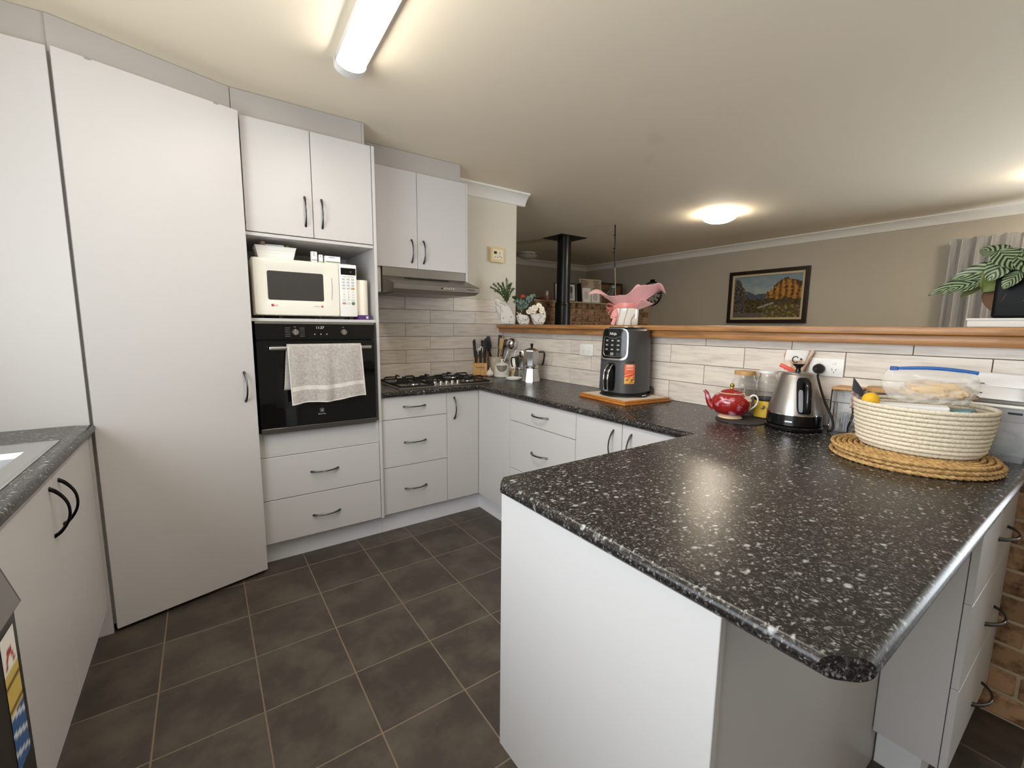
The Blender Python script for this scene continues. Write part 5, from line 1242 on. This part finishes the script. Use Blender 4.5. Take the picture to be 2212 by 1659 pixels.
def euca(t_):
    random.seed(11)
    tips = [(-.058, .125), (-.045, .085), (-.02, .10), (.0, .085), (.02, .115), (.045, .125), (.075, .115), (.09, .13), (.035, .08), (-.03, .05), (.06, .06), (.01, .05)]
    for i, (tx, tz) in enumerate(tips):
        tip = Vector((tx, random.uniform(-.045, .025), tz)); pts = [tip*(k/6)+Vector((0, 0, .012*math.sin(PI*k/6))) for k in range(7)]
        br = obj('stem', MB().tube(pts, [.0018-.001*k/6 for k in range(7)], 5), euca_m, t_, 60)
        b_ = MB()
        for k in range(2, 7):
            for s_ in (-1, 1):
                c_ = pts[k]+Vector((s_*.010, random.uniform(-.01, .004), random.uniform(-.004, .006))); r_ = random.uniform(.010, .016)
                M_ = Matrix.Translation(c_) @ Euler((random.uniform(.6, 2.2), random.uniform(-.8, .8), random.uniform(0, 3))).to_matrix().to_4x4()
                b_.add([M_ @ Vector((r_*math.cos(2*PI*q/9), r_*math.sin(2*PI*q/9), .002*math.cos(4*PI*q/9))) for q in range(9)]+[M_ @ Vector((0, 0, -.001))], [(q, (q+1) % 9, 9) for q in range(9)])
        lf = obj('leaves', b_, euca_m if i % 4 else leaf_dark, br, 60); lf['kind'] = 'stuff'
        md_ = lf.modifiers.new('thickness', 'SOLIDIFY'); md_.thickness = .0006
sprig_obj('eucalyptus_stems', 'grey-green eucalyptus stems between the white vases', P0+rt_*-.040+Vector((0, 0, .098)), 'plant', euca)
def flower(t_, c_, r_, m_, n=7, tilt=(.9, 0)):
    fl_ = obj('bloom', MB().sphere(c_, r_*.22, 8, 6), mat('stamen', S(206, 190, 110), .6) if 'stamen' not in MATS else MATS['stamen'], t_, 60)
    for k in range(n):
        a = 2*PI*k/n; R_ = Matrix.Translation(Vector(c_)) @ Matrix.Rotation(tilt[0], 4, 'X') @ Matrix.Rotation(tilt[1], 4, 'Y') @ Matrix.Rotation(a, 4, 'Z')
        obj('petal', MB().grid(lambda u, v: R_ @ Vector(((.12+.88*v)*r_, (u-.5)*r_*1.25*math.sin(.25+2.4*v), r_*.28*v*v+.12*r_*math.sin(6*u))), 6, 6), m_, fl_, 70)
t = thing('white_blooms', 'white silk blooms in the rounded bird vase', 'flowers', P0+rt_*.087+Vector((0, -.0, .088)), vaz, 'stems in the white vases')
for (x, y, z, r_) in ((-.070, -.036, .012, .022), (-.052, -.040, .034, .020), (-.022, -.042, .042, .027), (-.030, -.036, .018, .022), (.014, -.030, .062, .024), (.036, -.036, .040, .022), (.030, -.040, .020, .020)): flower(t, (x, y, z), r_, petal_m, 7, (1.1, random.uniform(-.5, .5)))
gl = MB()
for k in range(16):
    c_ = Vector((random.uniform(-.05, .035), random.uniform(-.02, .015), random.uniform(-.006, .045))); M_ = Matrix.Translation(c_) @ Euler((random.uniform(.5, 2), random.uniform(-.8, .8), random.uniform(0, 3))).to_matrix().to_4x4()
    gl.add([M_ @ Vector(p) for p in ((-.018, 0, 0), (0, -.007, .003), (.018, 0, 0), (0, .007, .003))], [(0, 1, 2, 3)])
g_ = obj('greenery', gl, leaf_dark, t); g_['kind'] = 'stuff'
t = thing('red_bloom', 'single red flower above the eucalyptus', 'flower', P0+rt_*-.018+fw_*.02+Vector((0, 0, .10)), vaz)
obj('stem', MB().tube([(0, 0, 0), (-.006, 0, .06), (-.012, 0, .122)], .0016, 6), leaf_dark, t, 60); flower(t, (-.012, -.004, .126), .018, red_petal, 8)

# --- gift pot with pink wrap
GP = Vector((2.415, -.545, LZ)); rt_, fw_ = away(GP.x, GP.y); gaz = math.atan2(rt_.y, rt_.x)
def marble_mat():
    m = mat('white_marble_glaze', S(236, 234, 228), .12, coat=.6); nt = m.node_tree; b = nt.nodes['Principled BSDF']
    tc = nn(nt, 'ShaderNodeTexCoord'); wv = nn(nt, 'ShaderNodeTexWave'); wv.inputs['Scale'].default_value = 6; wv.inputs['Distortion'].default_value = 9; wv.inputs['Detail'].default_value = 2; wv.inputs['Detail Scale'].default_value = .8
    rp = nn(nt, 'ShaderNodeValToRGB'); e = rp.color_ramp.elements; e[0].position = .0; e[0].color = S(176, 170, 160); e[1].position = .10; e[1].color = S(238, 236, 230)
    nt.links.new(tc.outputs['Object'], wv.inputs['Vector']); nt.links.new(wv.outputs['Fac'], rp.inputs[0]); nt.links.new(rp.outputs[0], b.inputs['Base Color']); return m
t = thing('gift_pot', 'white marbled gift pot with pink ribbon and flared pink wrap', 'plant pot', GP+rt_*.024, gaz)
obj('pot', MB().lathe([(0, 0), (.066, 0), (.0695, .004), (.0735, .104), (.0695, .104), (.066, .012), (0, .012)], 44), marble_mat(), t, 40)
obj('ribbon_band', MB().lathe([(.0738, .1045), (.0745, .106), (.0755, .136), (.0748, .138), (.070, .138), (.070, .1045)], 44), pink_ribbon, t, 40)
def wrap(u, v):
    a = 2*PI*u            # a=0 right, PI/2 away, PI left, 3PI/2 towards the aisle
    def g(c_, w_): d_ = (a-c_+PI) % (2*PI)-PI; return math.exp(-(d_/w_)**2)
    R1 = .125+.125*g(PI+.3, .6)+.095*g(0, .65)+.06*g(5.4, .6)+.02*g(1.4, .4)
    h1 = .062+.068*g(PI+.15, .6)+.070*g(6.0, .85)+.085*g(1.15, .32)+.03*g(5.2, .5)-.01*g(4.2, .5)
    droop = -.05*g(PI+.3, .35)*max(0, v-.80)/.20-.05*g(6.2, .30)*max(0, v-.80)/.20
    r = .066+(R1-.066)*v**.9; z = .118+h1*v**.8+droop+.006*math.sin(9*a)*v
    return Vector((r*math.cos(a), r*math.sin(a)*.72, z))
o = obj('wrap', MB().grid(wrap, 110, 22, cu=True), pink_paper, t, 70); md = o.modifiers.new('thickness', 'SOLIDIFY'); md.thickness = .0008
def wrap2(u, v):
    a = -1.05+1.25*u; r = .075+.085*v; z = .112+.050*v*(1-.5*u)-.014*math.sin(u*PI)*v; return Vector((r*math.cos(a), r*math.sin(a)*.8-.004, z-.012*(1-v)))
o = obj('wrap_fold', MB().grid(wrap2, 30, 10), pink_paper, t, 70); md = o.modifiers.new('thickness', 'SOLIDIFY'); md.thickness = .0008
bw = obj('bow', MB().sphere((-.072, -.030, .116), .012, 12, 8), pink_ribbon, t, 60)
def loop_(c, ang, L, w_, roll):
    M_ = Matrix.Translation(Vector(c)) @ Matrix.Rotation(ang, 4, 'Y') @ Matrix.Rotation(roll, 4, 'X')
    b_ = MB().grid(lambda u, v: M_ @ Vector((L*(math.sin(PI*u)), (v-.5)*w_*(.5+.5*math.sin(PI*u)), .33*L*math.sin(2*PI*u))), 18, 5); o_ = obj('bow_loop', b_, pink_ribbon, bw, 60); m_ = o_.modifiers.new('thickness', 'SOLIDIFY'); m_.thickness = .0008
loop_((-.072, -.032, .116), PI, .055, .034, .5); loop_((-.072, -.032, .114), PI-.55, .058, .034, .2); loop_((-.072, -.034, .110), PI-1.0, .060, .034, -.3); loop_((-.070, -.036, .110), PI-1.6, .062, .034, .3)
for pts in ([(-.070, -.036, .112), (-.082, -.042, .075), (-.090, -.040, .042)], [(-.068, -.038, .110), (-.062, -.046, .07), (-.066, -.044, .03)], [(-.070, -.040, .10), (-.074, -.048, .04), (-.086, -.050, .002)]):
    o = obj('ribbon_tail', MB().tube(smooth_path(pts), .011, 8, flat=.08, ref=(1, 0, 0)), pink_ribbon, bw, 60)

# --- potted calathea at the right end of the ledge
PP = Vector((2.41, -2.285, LZ)); rt_, fw_ = away(PP.x, PP.y); paz = math.atan2(rt_.y, rt_.x)
t = thing('pot_tray', 'shallow white tray under the black plant pot on the ledge', 'tray', PP, 0)
obj('tray', MB().rbox(-.125, .10, -.16, .165, 0, .024, .004, 2).rbox(-.128, .103, -.163, .168, .0205, .029, .003, 2), mat('tray_white', S(214, 210, 204), .5), t, 40)
t = thing('potted_calathea', 'striped-leaf calathea in a glossy black pot on the ledge', 'potted plant', PP+Vector((0, 0, .0292)), paz)
obj('pot', MB().rbox(-.125, .125, -.075, .075, 0, .150, .010, 3), mat('pot_black', S(12, 12, 12), .5, spec=.2), t, 40)
obj('pot_sketch', MB().tube([(-.06, -.0755, .055), (-.03, -.0757, .052), (.0, -.0755, .058)], .0006, 4).tube([(-.02, -.0757, .01), (-.015, -.0757, .045)], .0006, 4), print_grey, t, 60)
obj('soil', MB().box(-.112, .112, -.065, .065, .140, .1505), mat('soil', S(40, 30, 24), .95), t)
def leaf(tipx, tipy, tipz, L, W_, roll=0, m_=calathea_m, bx=-.0, bz=.19, curl=.25, by=-.03):
    """leaf blade whose tip sits at (tipx,tipy,tipz) in pot space, running back towards the crown"""
    tip = Vector((tipx, tipy, tipz)); base = Vector((bx, by, bz)); d = (tip-base).normalized()
    root_ = tip-d*L; nrm = Vector((0, -1, .55)); nrm = (nrm-d*nrm.dot(d)).normalized(); side = nrm.cross(d).normalized()
    R_ = Matrix.Rotation(roll, 3, d); side = R_ @ side; nrm = R_ @ nrm
    def f(u, v):
        w_ = 1.2*W_*math.sin(PI*min(.995, v**.8*.97+.02))**.75; x = (u-.5)*w_
        return root_+d*(L*v)+side*x+nrm*(-curl*L*(v-.35)**2+.10*W_*(abs(u-.5)*2)**2-.0)
    b_ = MB().grid(f, 9, 20, uv=True); lf = obj('leaf', b_, m_, t, 70); md_ = lf.modifiers.new('thickness', 'SOLIDIFY'); md_.thickness = .0007
    st = MB().tube([root_, (root_+Vector((bx, 0, .15)))*.5+Vector((0, 0, .01)), Vector((bx*.6, 0, .145))], [.0018, .002, .0024], 6); obj('stalk', st, leaf_dark, lf, 60)
# (u right, towards/away, height above pot base) from the photograph's outline of the crown
leaf(-.292, -.03, .092, .17, .048, .2); leaf(-.252, -.06, .088, .11, .036, .3); leaf(-.236, -.05, .140, .16, .052, -.1); leaf(-.236, -.06, .096, .085, .050, .1, curl=.1)
leaf(-.176, .02, .238, .085, .062, .3, bx=-.10, bz=.20, curl=.1); leaf(-.185, -.05, .152, .115, .040, .25); leaf(-.140, -.12, .118, .085, .052, .0, bx=-.10, bz=.20, by=-.09)
leaf(-.078, -.125, .150, .090, .062, -.2, bx=-.125, bz=.21, by=-.09); leaf(-.105, -.115, .092, .060, .040, .3, bx=-.06, bz=.165, by=-.10); leaf(-.035, -.12, .125, .09, .062, -.3, bx=-.08, bz=.20, by=-.09); leaf(-.01, -.12, .165, .09, .055, -.1, bx=-.07, bz=.215, by=-.08)
leaf(-.060, .03, .225, .12, .05, .3, bx=-.10, bz=.195); leaf(.02, -.06, .20, .11, .05, .0, bx=-.05); leaf(.10, -.02, .22, .13, .055, .2); leaf(.16, .02, .17, .14, .06, -.2); leaf(.06, .10, .24, .13, .055, .4); leaf(-.05, .12, .20, .13, .05, .0)
leaf(-.205, -.04, .075, .055, .046, .6, mat('underside_olive', S(104, 116, 56), .5), curl=.2); leaf(-.150, -.07, .088, .10, .07, -.4, MATS['underside_olive'], bx=-.09, bz=.185)
leaf(-.128, -.07, .028, .09, .055, .5, brown_leaf, bx=-.115, bz=.15, curl=.3)

# ================================================================== LOUNGE
# brick fireplace block
BY0 = 2.05
t = thing('brick_fireplace', 'low brown brick fireplace breast in the lounge corner', 'fireplace', (4.9, 2.4, 0))
obj('core', MB().box(3.72, XF-.002, BY0+.012, 2.75, 0, 1.625), mortar_m, t, world=True)
fbm_ = MB().rbox(-.115, .115, -.02, .02, -.037, .037, .004); fb_me = mesh('brick', fbm_); fb_me.materials.append(brick_m)
for k in range(10):
    z = 1.585-.0865*k
    for i in range(11):
        x = 3.84+.24*i-(.12 if k % 2 else 0)
        if x+.115 > XF: continue
        obj('brick', fb_me, None, t, loc=WM[t.name].inverted() @ Vector((x, BY0+.012, z)))
obj('mantel_top', MB().rbox(3.71, XF-.002, BY0-.01, 2.76, 1.625, 1.645, .003), mortar_m, t, world=True)
MZ = 1.6452
# flue
t = thing('flue_pipe', 'black wood-heater flue pipe rising to the ceiling', 'flue', (3.985, 1.80, 0))
obj('pipe', MB().cyl((0, 0, 0), (0, 0, 1.60), .098, n=36), black_metal, t, 40); obj('upper_pipe', MB().cyl((0, 0, 1.58), (0, 0, ZC-.006), .086, n=36), black_metal, t, 40)
obj('joint_ring', MB().lathe([(.0985, 1.565), (.1005, 1.57), (.1005, 1.595), (.0985, 1.60)], 36), black_metal, t, 40)
obj('ceiling_plate', MB().rbox(-.19, .22, -.17, .19, ZC-.010, ZC-.0005, .002), black_metal, t)
# mantel frames
def frame(name, label, x, y, w_, h_, fm, colfn, rz=0, lean=.08, bw_=.015, z=MZ):
    t_ = thing(name, label, 'picture frame', (x, y, z), rz, 'frames on the fireplace')
    M_ = Matrix.Rotation(-lean, 4, 'X')
    b_ = MB().rbox(-w_/2, w_/2, 0, .015, 0, bw_, .001).rbox(-w_/2, w_/2, 0, .015, h_-bw_, h_, .001).rbox(-w_/2, -w_/2+bw_, 0, .015, bw_, h_-bw_, .001).rbox(w_/2-bw_, w_/2, 0, .015, bw_, h_-bw_, .001).xf(M_)
    obj('surround', b_, fm, t_)
    b_ = color_grid(24, 24, lambda u, v: Vector((-w_/2+bw_+(w_-2*bw_)*u, .010, bw_+(h_-2*bw_)*v)), colfn).xf(M_); obj('photo', b_, sticker_m, t_)
    obj('backing', MB().box(-w_/2+.002, w_/2-.002, .0115, .0145, .002, h_-.002).xf(M_), black_matt, t_)
def portrait(u, v):
    if u < .1 or u > .9 or v < .12 or v > .88: return S(222, 220, 216)
    k = (u*3) % 1
    return S(60, 54, 56) if (k-.5)**2*2+(v-.62)**2 < .03 else (S(150, 146, 150) if v < .5 and abs(k-.5) < .3 else S(96, 96, 104))
frame('family_picture', 'black photo frame with three portraits beside the flue', 4.33, 2.13, .36, .25, frame_dark, portrait, -.1)
frame('family_picture', 'narrow dark frame turned nearly edge-on beside the portraits', 4.60, 2.12, .16, .26, frame_dark, lambda u, v: S(50, 46, 44), 1.2)
frame('photo_card', 'small white photo card left of the pink wrapped pot', 4.70, 2.10, .15, .20, white_paper, lambda u, v: S(206, 190, 180) if (u-.5)**2+(v-.5)**2 < .1 else S(226, 222, 216), -.1, bw_=.008)
frame('photo_card', 'second white photo card nearest the pink wrapped pot', 4.88, 2.10, .15, .16, white_paper, lambda u, v: S(196, 184, 178) if (u-.5)**2+(v-.5)**2 < .12 else S(226, 222, 216), -.1, bw_=.008)
frame('family_picture', 'pale cream frame standing behind the white photo cards', 5.00, 2.32, .40, .36, mat('cream_frame', S(196, 184, 162), .6), lambda u, v: S(150, 132, 108) if fbm(u*3, v*3, 5) > 0 else S(186, 172, 150), -.15)
frame('family_picture', 'wide black frame with brown picture behind the pink wrap', 5.42, 2.30, .48, .33, frame_dark, lambda u, v: S(84, 58, 40) if fbm(u*4, v*4, 7) > 0 else S(112, 80, 56), -.1, bw_=.025)
t = thing('red_fan', 'folded red ornament lying on the fireplace left of the flue', 'ornament', (4.00, 2.14, MZ), 0)
for k in range(4): obj('blade', MB().prism([(-.26+.01*k, .0), (.06, .012+.018*k), (.06, .020+.018*k), (-.26+.01*k, .004)], 1, -.02+.012*k, -.01+.012*k), mat('dark_red_%d' % k, S(128, 46, 32), .5), t)
t = thing('candle', 'small pale candle beside the flue on the fireplace', 'candle', (4.06, 2.22, MZ)); obj('wax', MB().cyl((0, 0, 0), (0, 0, .13), .025, n=20), stoneware, t, 40); obj('wick', MB().cyl((0, 0, .13), (0, 0, .14), .002, n=6), black_matt, t)
# clock on far wall
t = thing('wall_clock', 'round black-rimmed wall clock with bold numerals in the lounge', 'clock', (XF-.02, 2.06, 1.83))
cw = Matrix.Rotation(-PI/2, 4, 'Y')
obj('rim', MB().grid(lambda u, v: Vector((-.006+.012*math.sin(2*PI*v), (.180+.013*math.cos(2*PI*v))*math.cos(2*PI*u), (.180+.013*math.cos(2*PI*v))*math.sin(2*PI*u))), 48, 8, cu=True, cv=True), black_metal, t, 60)
fc = obj('dial', MB().cyl((.008, 0, 0), (.0, 0, 0), .172, n=48), mat('clock_dial', S(186, 180, 170), .7), t, 40)
for k in range(12):
    a = 2*PI*k/12; obj('numeral', MB().rbox(-.0035, -.0005, -.010, .010, -.026, .026, .001).xf(Matrix.Rotation(a, 4, 'X') @ Matrix.Translation((0, 0, .135))), black_matt, fc)
obj('hand', MB().rbox(-.006, -.004, -.004, .004, -.02, .085, .001).xf(Matrix.Rotation(2.4, 4, 'X')), black_matt, fc); obj('hand', MB().rbox(-.009, -.007, -.004, .004, -.02, .12, .001).xf(Matrix.Rotation(1.2, 4, 'X')), black_matt, fc)
obj('finial', MB().rbox(-.015, .008, -.045, .035, .182, .222, .008, 2), black_metal, t, 40)
# painting
t = thing('landscape_painting', 'dark-framed oil landscape of mountains and golden poplars on the lounge wall', 'painting', (XF-.002, .323, 1.372))
W_, H_ = .962, .668
def fr4(b_, w_, h_, bw_, x0, x1):
    for (a0, a1, c0, c1) in ((-w_/2, w_/2, 0, bw_), (-w_/2, w_/2, h_-bw_, h_), (-w_/2, -w_/2+bw_, bw_, h_-bw_), (w_/2-bw_, w_/2, bw_, h_-bw_)): b_.rbox(x0, x1, a0, a1, c0, c1, .002)
    return b_
obj('frame', fr4(MB(), W_, H_, .045, -.035, 0), frame_dark, t); obj('slip', fr4(MB(), W_-.09, H_-.09, .026, -.024, -.005).xf(Matrix.Translation((0, 0, .045))), frame_gold, t)
def landscape(u, v):
    n1 = fbm(u*6, v*6, 0); n2 = fbm(u*22, v*22, 3); n3 = fbm(u*40, v*60, 9)
    sky = Vector(S(120, 140, 152)[:3]).lerp(Vector(S(176, 178, 164)[:3]), max(0, min(1, (.95-v)*1.6+.35*n1)))
    col = sky
    mt = .64+.06*math.sin(u*9+1)+.03*fbm(u*8, 0, 2)
    if v < mt-.02: col = Vector(S(84, 92, 108)[:3]).lerp(Vector(S(60, 68, 84)[:3]), .5+.5*n2)
    cliff = .90-2.1*max(0, u-.06)+.05*n2
    if u < .26 and v < cliff+.1*n1: col = Vector(S(44, 36, 30)[:3]) if n3 < .12 else Vector(S(120, 110, 104)[:3])
    ridge = .93-abs(u-.76)*1.1 if u < .76 else .93-(u-.76)*.5
    if u > .60 and v < ridge+.02*n2: col = Vector(S(66, 54, 34)[:3])
    pop = .50+.36*max(0, 1-abs(u-.80)*3.2)+.10*abs(math.sin(u*58))*(1 if u > .48 else .2)
    if u > .50 and v < pop and v > .36: col = Vector(S(184, 128, 50)[:3]).lerp(Vector(S(62, 46, 24)[:3]), max(0, min(1, .45+.9*n2+.45*math.sin(u*74))))
    if v < .44+.05*n1 and u > .2: col = Vector(S(92, 76, 42)[:3]).lerp(Vector(S(50, 44, 26)[:3]), max(0, min(1, .5+1.4*n2)))
    if .38 < u < .62 and abs(v-(.30-(.52-u)*.5)) < .022: col = Vector(S(150, 146, 140)[:3])
    if v < .12 and u < .5: col = Vector(S(96, 90, 84)[:3])
    if v < .30 and u > .45 and n2 > .15: col = Vector(S(132, 124, 74)[:3])
    return (*col, 1)
obj('canvas', color_grid(130, 84, lambda u, v: Vector((-.008, .46-.073+.0-(W_-.146)*u-.0-.0+.021, .073+(H_-.146)*v)), landscape), paint_m, t)
# dome lights
def dome(label, x, y, lit):
    t_ = thing('dome_light', label, 'ceiling light', (x, y, ZC), 0, 'dome ceiling lights in the lounge')
    obj('ceiling_rose', MB().lathe([(.0, -.0005), (.115, -.0005), (.118, -.012), (.11, -.02), (0, -.02)], 36), white_pl, t_, 40)
    m_ = mat('lit_dome_glass', (1, .95, .86, 1), .3, emit=((1, .90, .74, 1), DOME)) if lit else mat('unlit_dome_glass', S(214, 208, 198), .3)
    obj('glass_bowl', MB().lathe([(.152, -.034), (.155, -.038), (.135, -.062), (.095, -.082), (.045, -.093), (0, -.095)], 40), m_, t_, 60)
    for k in range(3):
        a = .4+2*PI*k/3; obj('clip', MB().rbox(.146, .160, -.006, .006, -.046, -.018, .002).xf(Matrix.Rotation(a, 4, 'Z')), chrome, t_)
dome('lit frosted glass dome light on the lounge ceiling', 4.36, .0, True)
dome('unlit dome light at the dim end of the lounge ceiling', 4.31, 3.00, False)
dome('lit dome light above the curtained door, out past the plant', 5.05, -2.12, True)
# hanging mobile
t = thing('hanging_mobile', 'thin hanging mobile with a small teal wire cage in the lounge', 'mobile', (3.95, .945, 1.55))
obj('rod', MB().tube([(0, 0, ZC-1.551), (.004, -.004, .68), (.012, -.01, .40)], .0075, 6), black_metal, t, 60); obj('cord', MB().tube([(.012, -.01, .40), (.018, -.02, .18), (.030, -.04, -.12)], .006, 6), mat('pale_cord', S(150, 144, 130), .8), t, 60)
for z in (.74, .60, .56): obj('ring', MB().lathe([(.010, z-.004), (.018, z), (.010, z+.004)], 14), black_metal, t, 60)
cg = MB()
for k in range(6):
    a = 2*PI*k/6; cg.tube([(.012, -.01, .215), (.012+.035*math.cos(a)-.03, .035*math.sin(a)+.02, .12), (.012+.030*math.cos(a)-.055, .030*math.sin(a)+.04, .06)], .0025, 5)
obj('wire_cage', cg, mat('teal_wire', S(84, 104, 104), .5), t, 60); obj('cage_cap', MB().lathe([(.0, .215), (.03, .19), (.034, .175)], 16, (-.004, 0, 0)), MATS['teal_wire'], t, 60)
obj('loop', MB().tube([(-.002, 0, .79), (-.035, .02, .77), (-.035, .02, .70), (-.004, 0, .66)], .0016, 5), MATS['pale_cord'], t, 60)
# curtain and window frame
wf = MB()
for y in (-4.95, -3.38, -1.81): wf.box(XF+.03, XF+.06, y, y+.06, .06, 2.10)
wf.box(XF+.03, XF+.06, -4.95, -1.75, .06, .12).box(XF+.03, XF+.06, -4.95, -1.75, 2.04, 2.10)
struct('window_1', wf, cornice_m, 'white framed glazed door behind the grey curtain')
def curt(u, v):
    y = -1.36-.92*u; z = 2.14-2.06*v; a = .05*(.45+.55*min(1, v*6)); ph = u*2*PI*10
    return Vector((5.965+a*math.sin(ph+.6*math.sin(ph*.37)), y+.012*math.cos(ph)+(.015*v if u < .05 else 0), z+.008*math.sin(ph*1.5)*(1 if v < .01 else 0)))
t = thing('curtain', 'pleated silver-grey curtain beside the lounge window', 'curtain', (5.965, -1.8, .08))
o = obj('cloth', MB().grid(curt, 190, 30), curtain_m, t, 80, world=True); md = o.modifiers.new('thickness', 'SOLIDIFY'); md.thickness = .003
obj('heading_tape', MB().grid(lambda u, v: curt(u, .0+.03*v)+Vector((-.004, 0, .0)), 190, 3), curtain_m, o, 80, world=True)
obj('curtain_track', MB().rbox(6.0, 6.03, -3.9, -1.33, 2.10, 2.13, .003), white_pl, t, world=True)
tag(obj('crumb', MB().sphere((0, 0, .004), .006, 8, 6, (1.3, .8, .6)), print_white, smooth=60, loc=(-.10, -1.08, 0)), 'tiny white crumb on the floor by the sink cabinet', 'crumb')
